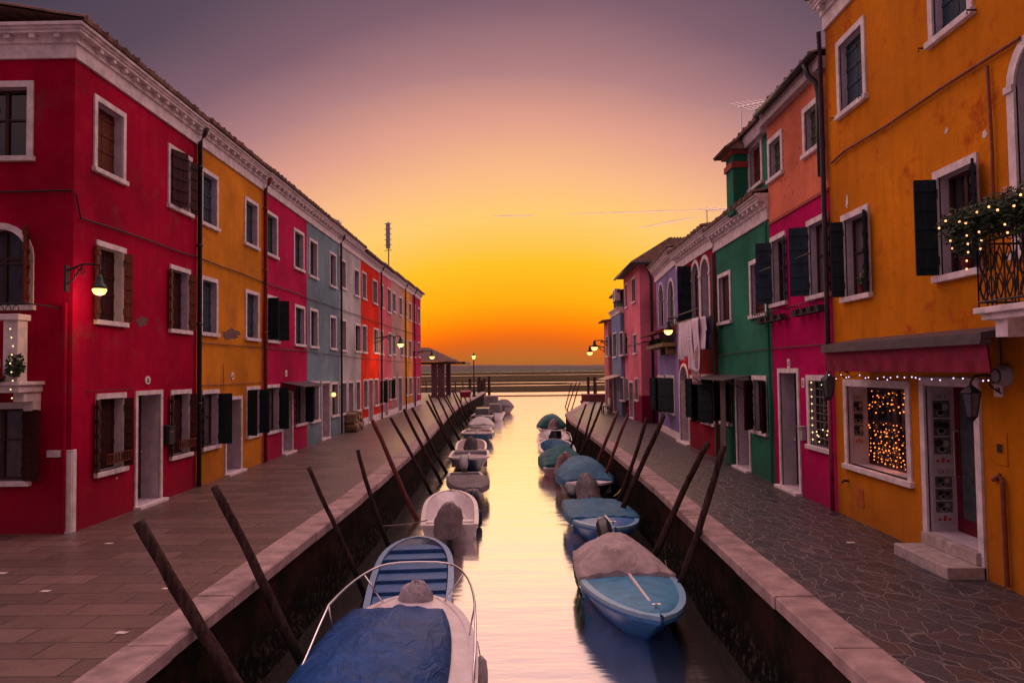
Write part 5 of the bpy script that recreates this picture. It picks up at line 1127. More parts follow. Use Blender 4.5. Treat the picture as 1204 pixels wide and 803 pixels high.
FA = FR(5.8); u, z = FA.px(731, 347); root = thing('air_conditioner', FA.pt(u, z-.3, .2), 'white air conditioner unit on the green attic of the far blue house', 'air conditioner'); u = u0+.75; m = MB(); FA.box(m, u-.5, u+.5, z-.35, z+.35, .12, .45); part('casing', m, WHITEP, root, bevel=.02); m = MB(); m.prism([FA.pt(u+.28*math.cos(k*.3927), z+.28*math.sin(k*.3927), .451) for k in range(16)], FA.n*.02); part('fan_grille', m, IRON, root); m = MB(); FA.box(m, u-.45, u-.4, z-.4, z-.351, .002, .45); FA.box(m, u+.4, u+.45, z-.4, z-.351, .002, .45); part('bracket', m, IRON, root)
m = MB(); z_ = F7.px(727, 441)[1]; m.hexa([F7.pt(u0+.2, z_-.05, 0), F7.pt(u1-.1, z_-.05, 0), F7.pt(u1-.1, z_-.3, .9), F7.pt(u0+.2, z_-.3, .9), F7.pt(u0+.2, z_, 0), F7.pt(u1-.1, z_, 0), F7.pt(u1-.1, z_-.25, .9), F7.pt(u0+.2, z_-.25, .9)]); part('awning', m, simple('awning_pale', (.55, .38, .30), .8), root7)
# ---- R8 salmon
F8 = FR(5.42); u0, u1 = u1+.02, uR(F8, 711); z8 = F8.px(714, 378)[1]
root8 = thing('salmon_house', (5.42, (u0+u1)/2, 0), 'narrow salmon pink house at the far end of the right row, bearing two lamps', 'house', GR_); holes = []
window(root8, F8, holes, 713, 715.5, 395, 420, depth=.12, far=True, fw=.06); door(root8, F8, holes, 713, 716, 444, 484, SH_DARK, far=True, fw=.05)
part('wall', wall_mesh(F8, u0, u1, -.3, z8, holes, 6), plaster('salmon', (.62, .2, .2), amt=.35), root8); tiles(root8, F8, u0, u1, z8, .35, 6, 1.0)
# aerials on the right roofs
def aerial(base, top, label, r=.02, arms=5):
    root = thing('tv_aerial', base, label, 'aerial', 'roof aerials'); m = MB(); m.tube([base, top], r, 6); part('mast', m, CHROME, root)
    m = MB(); t = Vector(top); d_ = Vector((.55, -.8, -.13)); m.tube([t-d_*.12, t+d_*1.0], r*.7, 5)
    for k in range(arms): p = t+d_*(k/arms); m.tube([p+Vector((-.35, -.2, .03))*(1-k*.08), p+Vector((.35, .2, -.03))*(1-k*.08)], r*.45, 5)
    part('antenna', m, CHROME, root)
q = ony(872, 160, 20.0); t = ony(871.5, 126, 20.0); aerial(Vector((q.x, 20, q.z-.5)), t, 'television aerial with slanting rods above the green house roof', .022, 6)
q = ony(831.5, 270, 26); t = ony(831, 247, 26); aerial(Vector((q.x, 26, 7.2)), t, 'small television aerial above the maroon house roof', .02, 3)
# chimney caps on roofs R4
m = MB(); q = ony(812, 280, 27); m.box((6.9, 26.5, 7.0), (7.4, 27.3, q.z)); m.box((6.75, 26.3, q.z), (7.55, 27.5, q.z+.12)); part('chimney', m, TILE, root4)
# low wall and posts at the end of the right quay
q0 = ony(684, 470, 61.5); root = thing('low_wall', (7, 61.7, 0), 'low red-brown wall with stone coping at the end of the right quay', 'wall'); zt_ = ony(700, 463, 61.5).z
m = MB(); m.box((q0.x, 61.5, -.1), (16, 61.9, zt_-.1)); part('base', m, simple('wall_redbrown', (.17, .05, .05), .85), root); m = MB(); m.box((q0.x-.05, 61.45, zt_-.1), (16, 61.95, zt_)); part('coping', m, simple('coping', (.35, .18, .16), .85), root)
for j_, (x, yt) in enumerate(((691.5, 443), (699, 443))):
    q = ony(x, yt, 64.5); m = MB(); m.tube([(q.x, 64.5, WZ-1), (q.x, 64.5, q.z)], .12, 8); solo('mooring_post', m, POLE, ('left of the two thick dark posts behind the low wall at the right quay end', 'right of the two thick dark posts behind the low wall at the right quay end')[j_], 'mooring post', 'thick posts behind the low wall')
root = thing('railing', (8, 62.6, 0), 'thin railing behind the low wall at the right quay end', 'railing'); m = MB()
for k in range(5): m.box((6.1+k*.8, 62.55, 0), (6.2+k*.8, 62.65, 1.55))
m.box((6, 62.5, 1.45), (9.5, 62.54, 1.55)); part('rail', m, FEN, root)
# bench
q = onz(712, 485); BX, BY = 5.0, 45.0; root = thing('bench', (BX, BY, 0), 'small pale bench in front of the salmon house', 'bench'); m = MB(); m.box((BX-.28, BY-.6, .42), (BX+.2, BY+.6, .5)); part('seat', m, GEL, root); m = MB(); m.box((BX+.16, BY-.6, .55), (BX+.22, BY+.6, .95)); part('backrest', m, GEL, root)
for y_ in (-.5, .5):
    m = MB(); m.box((BX-.25, BY+y_-.04, 0), (BX-.18, BY+y_+.04, .419)); m.box((BX+.13, BY+y_-.04, 0), (BX+.2, BY+y_+.04, .419)); part('leg', m, IRON, root)

# ================================================================== mooring poles
def kerb_x(pl, y):
    for i in range(len(pl)-1):
        if pl[i][1] <= y <= pl[i+1][1]: t = (y-pl[i][1])/(pl[i+1][1]-pl[i][1]); return pl[i][0]+(pl[i+1][0]-pl[i][0])*t
    return pl[-1][0]
LAB = {}
def pole(px_, py_, slope, pl, side, r, label, mt=POLE, cross=None, seed=0):
    # slope: dx/dy in the photo; find where the pole passes the kerb edge
    best = None
    if cross: best = cross
    else:
        y = py_+2
        while y < 803:
            x = px_+slope*(y-py_); p = onz(x, y, 0); e = kerb_x(pl, p.y)-side*.04*0
            if (side < 0 and p.x > e) or (side > 0 and p.x < e): best = (x, y); break
            y += .5
        if not best: best = (x, y)
    c = onz(*best, 0); Y = c.y; c.x = kerb_x(pl, Y)-side*(r+.03); top = ony(px_, py_, Y); d = (top-c).normalized(); base = c-d*((0-(WZ-.7))/d.z)
    rr = random.Random(seed); n = 14; pts = []; 
    for k in range(n+1):
        t = k/n; p = base+(top-base)*t; b = .035*math.sin(t*3.1)*rr.choice((-1, 1))*0+0
        pts.append(p+Vector((rr.uniform(-.006, .006)+.04*math.sin(t*3.5+seed*2)*t*(1-t)*4, .06*math.sin(t*3.1+seed)*t, 0)))
    m = MB(); rad = [r*.92*(1.15-.27*k/n)*(1+rr.uniform(-.06, .06)) for k in range(n+1)]; m.tube(pts, r, 10, radii=rad)
    o = solo('mooring_pole', m, mt, label, 'mooring pole', 'leaning mooring poles along the left bank' if side < 0 else 'leaning mooring poles along the right bank', smooth=False)
    for p in o.data.polygons: p.use_smooth = len(p.vertices) == 4
    return c
ordw = ['nearest', 'second nearest', 'third nearest', 'fourth nearest', 'fifth nearest', 'sixth nearest', 'seventh nearest', 'eighth nearest', 'ninth nearest', 'tenth nearest', 'eleventh nearest', 'twelfth nearest', 'thirteenth nearest', 'fourteenth nearest', 'fifteenth nearest', 'sixteenth nearest']
extraL = ['thick and split-topped, in front of the red corner house', 'beside the big blue-covered boat', 'thin, above the blue-decked skiff', 'slim, dark, near the blue-decked skiff', 'long rusty-toned pole before the blue-grey house', 'before the pale grey house', 'steeply leaning, before the scarlet house', 'thick, before the scarlet house', 'before the rose pink house', 'before the beige house', 'before the golden house', 'before the far magenta house', 'before the portico pillar', 'beside the portico', 'right of the portico', 'farthest, right of the portico']
LP = [(165, 612, .50, .075), (254, 571, .425, .066), (363, 549, .36, .05), (420, 529, .24, .055), (437, 494, .40, .07), (459, 491, .46, .058), (475, 481, .43, .065), (484.5, 479, .46, .07), (501.5, 471, .45, .07),
      (504, 463.5, .40, .06), (513, 464, .46, .07), (522, 467, .45, .06), (524, 464, .46, .06), (531.5, 459, .40, .07), (534, 459, .42, .07), (544, 462, .35, .07)]
poleL = []
for i, (x, y, s_, r) in enumerate(LP): poleL.append(pole(x, y, s_, KLp, -1, r, f'{ordw[i]} leaning pole, left bank, {extraL[i]}', POLE_R if i == 4 else POLE, seed=i+1))
RP = [(852, 524, -.26, .065), (832, 520, -.40, .07), (780, 488, -.36, .07), (760.5, 491, -.29, .06), (739, 487, -.33, .055), (727, 483.5, -.32, .06), (709, 472, -.37, .06), (700, 472, -.25, .055), (689, 475, -.27, .055), (682, 472, -.25, .055), (682, 449, -.27, .06), (678, 449, -.28, .06), (672, 450, -.17, .06)]
extraR = ['over the bow of the light blue boat', 'beside the light blue boat with the taupe cover', 'before the lavender house', 'left of the lavender house', 'reddish, before the rose pink house', 'reddish, before the blue house', 'before the salmon house', 'slim, right of the salmon house bench', 'slim and upright', 'very slim, near the quay corner', 'at the quay corner, right of three', 'at the quay corner, middle of three', 'at the quay corner, left of three']
poleR = []
for i, (x, y, s_, r) in enumerate(RP): poleR.append(pole(x, y, s_, KRp, 1, r, f'{ordw[i]} leaning pole, right bank, {extraR[i]}', POLE_R if i in (4, 5) else POLE, seed=i+31))

# ================================================================== boats
def bw(t, B, stern=.82, full=2.3): return B/2*min(1, (stern+(1-stern)*math.sin(min(1, t/.45)*math.pi/2)))*(1-max(0, (t-.42)/.58)**full)**.62 if t < 1 else 0.0
def make_boat(name, label, loc, heading, L=4.2, B=1.5, Hh=.55, hull=BLUE_P, rim=WHITEP, inner=GEL, deck=None, deck_t=.6, cover=None, cov=(0, .6), ridge=.35, motor=None, motor_cover=None, benches=2, rail=False, stern=.82, full=2.3, console=False, stripe=None, cabin=None, group='boats moored along the canal', cat='boat', wrinkle=.02, planks=None, cw=1.0, coff=0.0):
    # local frame: stern at y=0, bow at y=+L, water at z=0, origin at stern centre
    Hh *= .80; rz = math.atan2(-heading[0], heading[1]); root = thing(name, (loc[0], loc[1], WZ), label, cat, group, rz=rz)
    n = 22; sheer = lambda t: Hh*(1+.32*t**2.2); keel = lambda t: -.18+.0*t+(Hh*1.1+.18)*max(0, (t-.72)/.28)**2.2
    W = lambda t: bw(t, B, stern, full)
    yy = lambda t, z: t*L-(max(0, t-.7)/.3)*.85*(1-min(1, max(0, (z+.18)/(Hh+.3))))   # raked stem
    rows = []
    sec = [(1, 1), (.985, .86), (.91, .6), (.76, .32), (.48, .12), (.0, .0)]
    def prof(t, sg):
        w, k, s_ = W(t), keel(t), sheer(t); k = min(k, s_-.03)
        return [(sg*w*(a if b == 1 else a*(1-min(.97, (1-b)*1.15*t**2.5))), yy(t, k+(s_-k)*b), k+(s_-k)*b) for a, b in sec]
    for i in range(n+1):
        t = i/n; rows.append(prof(t, -1)+prof(t, 1)[::-1][1:])
    m = MB(); m.grid(rows)
    # transom
    tr = rows[0]; m.add(tr+[(0, 0, sheer(0))], [(len(tr), k, k+1) for k in range(len(tr)-1)])
    # inner skin
    iw = .05; rin = []
    def hw(t, z):      # half breadth of the hull at height z
        k, s_ = min(keel(t), sheer(t)-.03), sheer(t); b = max(0, min(1, (z-k)/(s_-k))); pr_ = [(bb, (aa if bb == 1 else aa*(1-min(.97, (1-bb)*1.15*t**2.5)))) for aa, bb in sec][::-1]
        for (b0, a0), (b1_, a1) in zip(pr_, pr_[1:]):
            if b0 <= b <= b1_: return W(t)*(a0+(a1-a0)*(b-b0)/(b1_-b0))
        return W(t)
    for i in range(n+1):
        t = min(i/n, .985); s_ = sheer(t); fl = min(s_-.02, max(.05, keel(t)+.16)); row = []
        for sg, q, z in ((-1, 1, s_), (-1, .97, s_-.08), (-1, .95, fl+.06), (-1, .75, fl), (1, .75, fl), (1, .95, fl+.06), (1, .97, s_-.08), (1, 1, s_)):
            z = min(z, s_); row.append((sg*q*max(0, hw(t, z)-iw), yy(t, z)-(.06 if t > .9 else 0)+(iw if i == 0 else 0), z))
        rin.append(row)
    hl = part('hull', m, hull, root, local=True, smooth=True); es = hl.modifiers.new('e', 'EDGE_SPLIT'); es.split_angle = R(80)
    m = MB(); m.grid(rin); m.add([(p[0], p[1], p[2]) for p in rin[0]], [tuple(range(8))]); part('interior', m, inner, root, local=True, smooth=False)
    # gunwale
    m = MB(); path = [(-W(i/n), i/n*L, sheer(i/n)) for i in range(n+1)]+[(W(i/n), i/n*L, sheer(i/n)) for i in range(n-1, -1, -1)]
    for sg in (-1, 1):
        rws = []
        for i in range(n+1):
            t = i/n; w = W(t); s_ = sheer(t); wi = max(0, w-.075); yo = i/n*L; y2 = min(yo, L-.10)
            rws.append([(sg*(w+.025), yo+(.03 if t == 1 else 0), s_-.05), (sg*(w+.03), yo+(.03 if t == 1 else 0), s_+.012), (sg*wi, y2, s_+.018), (sg*wi, y2, s_-.04)])
        m.grid(rws)
    m.box((-W(0)-.02, -.02, sheer(0)-.05), (W(0)+.02, .07, sheer(0)+.014)); part('gunwale', m, rim, root, local=True, smooth=False)
    if stripe:
        m = MB()
        for sg in (-1, 1): m.grid([[(sg*(W(i/n)*1.0+.028), i/n*L+(.032 if i == n else 0), sheer(i/n)-d_) for i in range(n+1)] for d_ in (.05, .10)])
        part('rubbing_strake', m, stripe, root, local=True)
    if deck:
        m = MB(); rws = []; k0 = int(deck_t*n)
        for i in range(k0, n+1):
            t = i/n; w = max(0, W(t)-.07); y_ = min(t*L, L-.1); rws.append([(w*(-1+2*j/8), y_, sheer(t)+.005+.05*(1-((j-4)/4)**2)*(1 if w > .1 else .2)) for j in range(9)])
        m.grid(rws); f0 = rws[0]; m.grid([f0, [(p[0], p[1], .12) for p in f0]]); dk = part('foredeck', m, deck, root, local=True)
        m = MB(); t = .955; m.tube([(0, t*L-.12, sheer(t)+.02), (0, t*L-.12, sheer(t)+.11)], .02, 8); m.tube([(-.06, t*L-.12, sheer(t)+.09), (.06, t*L-.12, sheer(t)+.09)], .014, 8); part('cleat', m, CHROME, root, local=True)
        m = MB(); m.box((-.02, (deck_t+.03)*L, sheer(.7)+.03), (.02, .86*L, sheer(.8)+.062)); part('deck_strip', m, WHITEP, root, local=True)
    for b in range(benches):
        t = .25+.27*b; w = W(t)-.06; m = MB(); m.box((-w, t*L-.12, Hh*.62), (w, t*L+.12, Hh*.62+.035)); part('seat', m, planks or inner, root, local=True, bevel=.008)
    if cover:
        m = MB(); c0, c1 = cov; rws = []; nn = 26; rr = random.Random(int(L*100+B*10)); ph = rr.uniform(0, 6)
        for i in range(nn+1):
            t = c0+(c1-c0)*i/nn; e = min(1, i/4, (nn-i)/4); w = (W(min(t, .995))+.045)*cw; s_ = sheer(t); row = []
            yv = t*L+(-.03 if i == 0 and c0 == 0 else 0)
            nj = 20
            for j in range(nj+1):
                q = -1+2*j/nj; a = abs(q)
                if a > .9: z_ = s_+.055-(.165)*(a-.9)/.1; x_ = math.copysign(w, q)
                else:
                    x_ = q/.9*w; z_ = s_+.055+ridge*(1-(a/.9)**2.2)*(.12+.88*math.sin(max(0, min(1, (t-c0)/(c1-c0)))**.8*math.pi)**.7)*(1+.08*math.sin(t*13+ph))
                z_ += wrinkle*math.sin(q*11+t*23+ph)*math.sin(t*31+q*5)*(1-a)*2
                row.append((x_+coff, yv, z_))
            rws.append(row)
        m.grid(rws); 
        if c1 < .99: m.grid([rws[-1], [(p[0], p[1]+.02, min(p[2], sheer(c1)-.0)) for p in rws[-1]]])
        if c0 == 0: m.grid([rws[0], [(p[0], p[1]-.01, min(p[2], sheer(0)-.10)) for p in rws[0]]])
        else: m.grid([rws[0], [(p[0], p[1]-.01, min(p[2], sheer(c0)-.0)) for p in rws[0]]])
        cv = part('cover', m, cover, root, local=True, smooth=True)
    if motor:
        m = MB(); z0 = sheer(0); 
        prof_ = [(.10, -.02), (.15, .05), (.165, .2), (.15, .33), (.10, .42), (.03, .45)]
        vs = []; k_ = 14
        m.lathe((0, -.22, z0), prof_, k_)
        m.v = [(v[0]*1.0, -.22+(v[1]+.22)*1.5-(v[2]-z0)*.9, v[2]*1.0+.12) for v in m.v]
        mo = part('outboard_motor', m, motor, root, local=True, smooth=True)
        m = MB(); m.box((-.06, -.32, z0-.75), (.06, -.16, z0-.02)); m.box((-.1, -.12, z0-.25), (.1, .03, z0+.06)); m.tube([(0, -.1, z0+.12), (0.04, .22, z0+.2)], .018, 6); part('shaft', m, BLACK_P, mo, local=True)
        if motor_cover:
            m = MB(); rws = []; rr = random.Random(int(L*77))
            for j in range(10):
                zz = z0+.66-.085*j; rad = .09+.17*min(1, j/2.5)+.10*max(0, j-4)/5; rws.append([(rad*math.cos(2*math.pi*i/20)*(1+.16*math.sin(i*2.4+j*.5)+rr.uniform(-.08, .08)), -.26-(zz-z0)*.75+1.35*rad*math.sin(2*math.pi*i/20)*(1+.12*math.cos(i*1.9+j*.4)), zz+rr.uniform(-.03, .03)-.10*(j > 7)*abs(math.sin(i*1.1))) for i in range(20)])
                rws[-1].append(rws[-1][0])
            m.grid(rws); m.add(rws[0][:20], [tuple(range(20))]); part('motor_cover', m, motor_cover, root, local=True, smooth=True)
    if rail:
        m = MB(); P = []; t0 = .52
        for k in range(25):
            q = k/24; t = t0+(1.03-t0)*math.sin(q*math.pi)**.85; w = -math.copysign(abs(math.cos(q*math.pi))**.62, math.cos(q*math.pi))*(B/2-.02) if q != .5 else 0
            up = .40*min(1, math.sin(q*math.pi)*2.6); P.append((w, t*L, sheer(min(t, 1))+up))
        m.tube(P, .016, 8)
        for k in (3, 7, 17, 21): x, y_, z_ = P[k]; tq = min(.98, y_/L); m.tube([(x, y_, z_), (math.copysign(max(0, bw(tq, B, stern, full)-.04), x), y_-.03, sheer(tq))], .012, 6)
        part('bow_rail', m, CHROME, root, local=True, smooth=True)
    if cabin:
        m = MB(); w = B*.36; m.hexa([(-w, .25*L, Hh), (w, .25*L, Hh), (w*.9, .62*L, Hh*1.1), (-w*.9, .62*L, Hh*1.1), (-w*.9, .28*L, Hh+cabin), (w*.9, .28*L, Hh+cabin), (w*.75, .55*L, Hh+cabin*.95), (-w*.75, .55*L, Hh+cabin*.95)]); cb = part('cabin', m, inner, root, local=True, bevel=.05)
        m = MB(); m.box((-w*.75, .262*L-.02, Hh+cabin*.45), (w*.75, .262*L+.03, Hh+cabin*.8)); part('window', m, GLASS, cb, local=True)
    return root, sheer, W
def at(root, p): return root.matrix_basis @ Vector(p)
HD = (0.03, 1); HU = (0, -1)
# --- left bank (near to far)
b1, sh, Wf = make_boat('motorboat', 'large white motorboat under a royal blue tarpaulin with chrome bow rail, nearest on the left', (-1.52, 5.0), (-.015, 1), L=6.1, B=2.0, Hh=.72, hull=WHITEP, rim=WHITEP, inner=WHITEP, deck=WHITEP, deck_t=.0, cover=BLUE_T, cov=(0.0, .87), ridge=.36, rail=True, stern=.9, full=3.2, benches=0, wrinkle=.022, stripe=GEL, cw=.84, coff=-.17)
# wrapped bundle lying on its foredeck
m = MB(); rr = random.Random(8); c = at(b1, (.02, 5.72, sh(.9)+.02)); rows = []
for j in range(9):
    a = math.pi/2*j/8; rows.append([(c.x+  .26*math.cos(a)*math.cos(2*math.pi*i/20)*(1+rr.uniform(-.06, .06)), c.y+  .20*math.cos(a)*math.sin(2*math.pi*i/20)*(1+rr.uniform(-.06, .06)), c.z+.27*math.sin(a)*(1+.12*math.sin(i*.6))+.03*math.sin(i*1.5+j)) for i in range(20)]); rows[-1].append(rows[-1][0])
m.grid(rows); solo('wrapped_bundle', m, fabric('bundle_cloth', (.42, .38, .42)), 'pale grey cloth bundle tied on the bow of the big blue-covered boat', 'bundle', smooth=True)
b2, sh, Wf = make_boat('skiff', 'small skiff with a bright blue planked deck, behind the big blue-covered boat', (-1.83, 11.4), (-.10, 1), L=4.7, B=1.42, Hh=.46, hull=WHITEP, rim=simple('rim_skyblue', (.22, .34, .52), .4, var=.15), inner=NAVY, stern=.9, full=3.4, benches=0, motor=None)
m = MB()
for k in range(6):
    t0, t1 = .08+k*.14, .08+(k+1)*.14-.010; w, w2 = bw(t0, 1.42, .9, 3.4)-.09, bw(t1, 1.42, .9, 3.4)-.09; z_ = sh(t0)-.03; m.hexa([(-w, t0*4.7, z_-.03), (w, t0*4.7, z_-.03), (w2, t1*4.7, z_-.03), (-w2, t1*4.7, z_-.03), (-w, t0*4.7, z_+.045), (w, t0*4.7, z_+.045), (w2, t1*4.7, z_+.0), (-w2, t1*4.7, z_+.0)])
part('deck_boards', m, simple('deck_blue', (.035, .12, .32), .5, nsc=5, var=.3), b2, local=True, bevel=.004)
b3, sh3, W3 = make_boat('dinghy', 'white open dinghy with a cloth-wrapped outboard motor on its stern', (-1.78, 17.6), (-.09, 1), L=4.4, B=1.40, Hh=.5, hull=WHITEP, rim=WHITEP, inner=WHITEP, stern=.93, full=3.0, benches=1, motor=BLACK_P, motor_cover=PATCH_T)
make_boat('rowing_boat', 'grey-covered boat with an angled grey outboard motor, beyond the white dinghy', (-2.15, 26.6), (.13, -1), L=4.8, B=1.3, Hh=.5, hull=NAVY, rim=GEL, inner=GEL, stern=.85, cover=GREY_T, cov=(.25, .96), ridge=.08, motor=GEL, benches=1)
make_boat('rowing_boat', 'dark blue boat with a white rim and broad face, moored bow-on on the left bank', (-2.35, 32.6), (.05, -1), L=4.2, B=1.6, Hh=.66, hull=NAVY, rim=WHITEP, inner=GEL, full=4.5, stern=.95, deck=TAUPE_T, deck_t=.55, benches=1)
make_boat('dinghy', 'pale grey-decked boat with a dark covered outboard motor, beyond the dark blue boat', (-2.45, 34.2), (-.06, 1), L=4.2, B=1.45, Hh=.5, hull=GEL, rim=WHITEP, inner=TAUPE_T, stern=.95, full=3.5, motor=BLACK_P, motor_cover=GREY_T, benches=1)
make_boat('rowing_boat', 'steel blue boat with a rosy foredeck, seventh along the left bank', (-2.75, 44.6), (.05, -1), L=4.6, B=1.8, Hh=.62, hull=SKYB_T, rim=WHITEP, inner=GEL, full=3.6, deck=TAUPE_T, deck_t=.5)
make_boat('rowing_boat', 'boat with a rounded silver-grey cover, eighth along the left bank', (-2.95, 51.6), (.05, -1), L=4.8, B=1.7, Hh=.5, hull=WHITEP, rim=WHITEP, cover=GEL, cov=(.0, .8), ridge=.45)
make_boat('motorboat', 'dark boat with a blue and white hull and black cabin, ninth along the left bank', (-3.2, 59.5), (.02, -1), L=5.2, B=1.7, Hh=.7, hull=NAVY, rim=WHITEP, inner=BLACK_P, cabin=.6)
make_boat('motorboat', 'pale boat with a grey cabin, tenth along the left bank', (-2.35, 62), (.02, -1), L=5, B=1.6, Hh=.7, hull=WHITEP, rim=WHITEP, inner=GREY_T, cabin=.8, motor=BLACK_P)
make_boat('motorboat', 'dark covered cabin boat, eleventh along the left bank near the lamp post', (-3.0, 70), (.02, -1), L=5.4, B=2.0, Hh=.8, hull=BLACK_P, rim=GREY_T, inner=GREY_T, cabin=1.1)
make_boat('motorboat', 'taupe covered boat farthest out on the left bank, nearest mid channel', (-1.95, 72), (.05, -1), L=5.4, B=1.8, Hh=.7, hull=TAUPE_T, rim=GREY_T, inner=GREY_T, cover=GREY_T, cov=(0, .9), ridge=.7)
# --- right bank
r1, sh, Wf = make_boat('motorboat', 'light blue motorboat with a taupe canvas cover, nearest on the right bank', (1.60, 14.45), (.062, -1), L=4.15, B=1.56, Hh=.60, hull=BLUE_P, rim=simple('rim_lightblue', (.22, .42, .58), .35, var=.15), inner=BLUE_D, deck=BLUE_D, deck_t=.44, cover=TAUPE_T, cov=(0, .44), ridge=.46, motor=BLACK_P, benches=0, stripe=BLUE_P, full=1.9, wrinkle=.03)
make_boat('motorboat', 'blue boat with a teal-blue flat cover and white centre strip, second on the right bank', (1.76, 20.2), (.045, -1), L=4.1, B=1.65, Hh=.58, hull=BLUE_P, rim=simple('rim_lightblue', (0, 0, 0)), inner=BLUE_D, deck=BLUE_P, deck_t=.62, cover=SKYB_T, cov=(0, .66), ridge=.10, motor=GREY_T, motor_cover=GREY_T, benches=0, stripe=BLUE_P, full=2.4)
make_boat('motorboat', 'boat with a domed blue tarpaulin and white foredeck, third on the right bank', (1.88, 26.0), (.03, -1), L=4.0, B=1.75, Hh=.62, hull=NAVY, rim=WHITEP, inner=GEL, deck=WHITEP, deck_t=.62, cover=SKYB_T, cov=(0, .8), ridge=.58, benches=0, full=2.8)
make_boat('motorboat', 'boat under a crumpled teal cover with rose cloth at its stern, fourth on right bank', (1.45, 27.1), (-.01, 1), L=4.6, B=1.7, Hh=.55, hull=PINK_T, rim=GEL, inner=GEL, cover=TEAL_T, cov=(.08, .8), ridge=.5, motor=PINK_T, motor_cover=PINK_T, benches=0, wrinkle=.06)
make_boat('motorboat', 'pale boat with a white bow rail and blue inside, fifth on the right bank', (1.5, 32.2), (-.01, 1), L=4.4, B=1.6, Hh=.6, hull=GEL, rim=WHITEP, inner=SKYB_T, rail=True, benches=1, stern=.9, full=3)
make_boat('dinghy', 'white dinghy with a black covered motor, sixth on the right bank', (1.6, 38.2), (-.01, 1), L=4.4, B=1.65, Hh=.55, hull=WHITEP, rim=WHITEP, inner=WHITEP, motor=BLACK_P, motor_cover=BLACK_P, benches=1, stern=.9)
make_boat('dinghy', 'far boat with a brown wrapped motor and teal bundle, seventh on the right bank', (1.75, 44.2), (-.01, 1), L=4.6, B=1.8, Hh=.6, hull=GEL, rim=WHITEP, inner=GEL, cover=TEAL_T, cov=(.3, .9), ridge=.7, motor=WOODB, motor_cover=TAUPE_T)
def fender(root, x, y, z, mt):
    m = MB(); m.lathe((x, y, z), [(.02, .24), (.07, .18), (.085, .05), (.085, -.1), (.06, -.18), (.02, -.2)], 12); m.tube([(x, y, z+.2), (x*.96, y, z+.42)], .008, 5); part('fender', m, mt, root, local=True, smooth=True)
FEND = simple('fender_white', (.5, .46, .46), .4)
fender(b1, 1.06, 2.9, .28, FEND); fender(b1, 1.02, 4.2, .30, FEND); fender(b3, .74, 1.6, .2, NAVY); fender(r1, -.84, 1.2, .22, FEND)
m = MB(); m.tube([(-.80+.02*math.sin(k), .05+k*.165, .44+.02*math.sin(k*2.2)) for k in range(11)], .008, 5); part('lacing', m, simple('rope_grey', (.25, .21, .2), .9, bump=0), r1, local=True)
# green net hanging on the side of the nearest right boat
m = MB(); rr = random.Random(4); rows = []
for i in range(20):
    t = .06+.36*i/19; row = []
    for j in range(7):
        d_ = (.02+.05*j)*(1+.35*math.sin(i*.9)); w_ = Wf(t)+.05-.30*max(0, d_-.12)+.015*math.sin(i*1.9+j*2); row.append(tuple(at(r1, (w_, t*4.1, sh(t)-d_))))
    rows.append(row)
m.grid(rows); o = solo('fishing_net', m, simple('net_green', (.02, .10, .05), .9, nsc=20, var=.6), 'dark green net hanging over the channel side of the light blue motorboat', 'net'); o.modifiers.new('s', 'SOLIDIFY').thickness = .02
# ropes
def rope(a, b, sag, label, mt, r=.010):
    a, b = Vector(a), Vector(b); m = MB(); m.tube([a+(b-a)*k/12+Vector((0, 0, -sag*4*(k/12)*(1-k/12))) for k in range(13)], r, 6); solo('rope', m, mt, label, 'rope', 'mooring ropes')
RP_G = simple('rope_grey', (.25, .21, .2), .9, bump=0); RP_Y = simple('rope_yellow', (.5, .36, .05), .9, bump=0)
rope((2.42, 20.2, WZ+.6), (2.86, 21.3, -.55), .05, 'yellow rope from the second boat on the right bank to the wall', RP_Y, .016)
rope((-2.32, 17.7, WZ+.5), (-3.38, 17.4, -.9), .03, 'grey rope from the white dinghy to the left wall', RP_G, .014)
# stern wooden post by the skiff on the wall
q = ony(473, 640, 14.6)
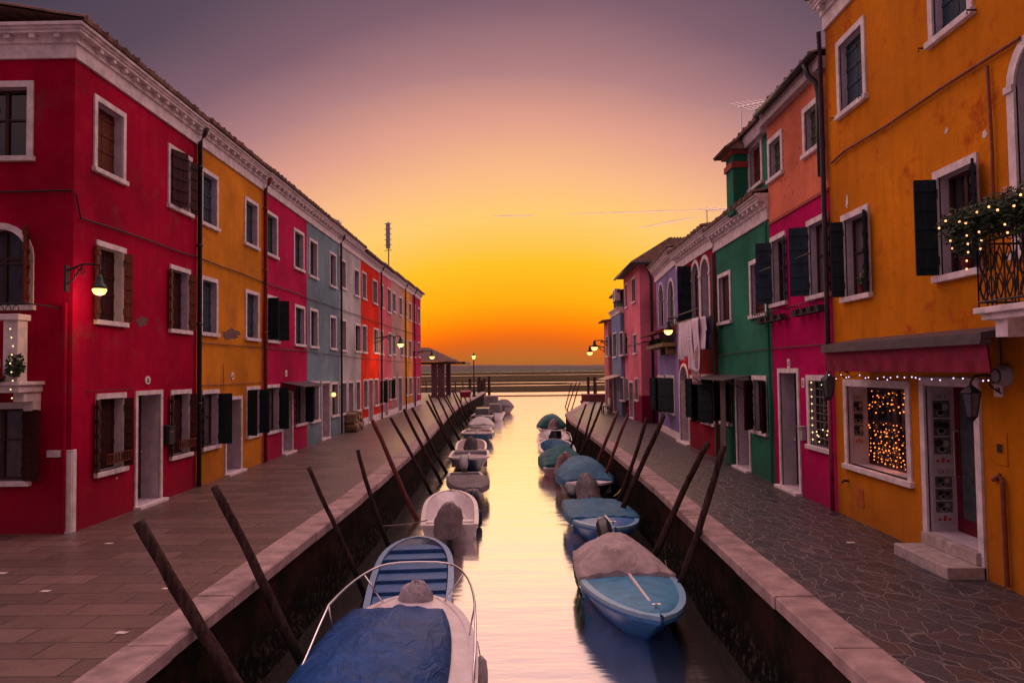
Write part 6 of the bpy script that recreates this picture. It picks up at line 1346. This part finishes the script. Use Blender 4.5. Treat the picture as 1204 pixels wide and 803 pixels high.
# ------------------------------------------------------------------ litter chips on the pavement
CHIP = simple('paper_scrap', (.62, .52, .5), .8, bump=0)
for i, (x, y, l) in enumerate([(128, 639, 'small white paper scrap on the paving near the red corner house'), (53, 695, 'white paper scrap on the dark paving at lower left'), (143, 744, 'long thin paper scrap on the paving between the nearest pole and the kerb'), (196, 692, 'tiny white paper scrap on the paving close to the nearest pole'), (2, 674, 'paper scrap on the paving at the left picture edge'), (1000, 638, 'tiny white paper scrap on the crazy paving in front of the shop house')]):
    p = onz(x, y, 0); m = MB(); a = random.uniform(-.4, .4); s_ = .05; m.prism([(p.x+dx*s_*1.3, p.y+dy*s_, .004) for dx, dy in ((-1, -.6), (.8, -.8), (1.1, .5), (-.7, .8))], (0, 0, .004)); solo('paper_scrap', m, CHIP, l, 'paper scrap', 'paper scraps on the paving')
# ------------------------------------------------------------------ contrails high in the sky
TR = NT('contrail'); TR.fin((.95, .9, .85), 1); tl = TR.n('ShaderNodeBsdfTranslucent'); tl.inputs[0].default_value = (1, .92, .8, 1); mx = TR.n('ShaderNodeMixShader'); mx.inputs[0].default_value = .92; TR.l(TR.b.outputs[0], mx.inputs[1]); TR.l(tl.outputs[0], mx.inputs[2])
tp = TR.n('ShaderNodeBsdfTransparent'); m2 = TR.n('ShaderNodeMixShader'); TR.l(TR.ramp(TR.noise(.004, 3), .2, .55), m2.inputs[0]); TR.l(tp.outputs[0], m2.inputs[1]); TR.l(mx.outputs[0], m2.inputs[2]); TR.l(m2.outputs[0], TR.t.nodes['Material Output'].inputs[0])
for (x0, y0, x1, y1, r, l) in ((577, 254.5, 630, 253.5, 8, 'short white contrail at the left, high over the lagoon'), (664, 252, 860, 246, 7, 'long thin white contrail reaching the right roofs'), (748, 269, 820, 255, 9, 'slanting white contrail below the long one')):
    a, b = ony(x0, y0, 7000), ony(x1, y1, 7000); m = MB(); rows = []
    for k in range(13):
        c = a+(b-a)*k/12; rk = r*(.15+.85*math.sin(math.pi*(k+.3)/12.6)); rows.append([(c.x, c.y-rk*math.cos(q*math.pi/8), c.z+rk*math.sin(q*math.pi/8)) for q in range(-4, 5)])
    m.grid(rows); solo('contrail', m, TR.m, l, 'contrail', 'contrails in the dusk sky')
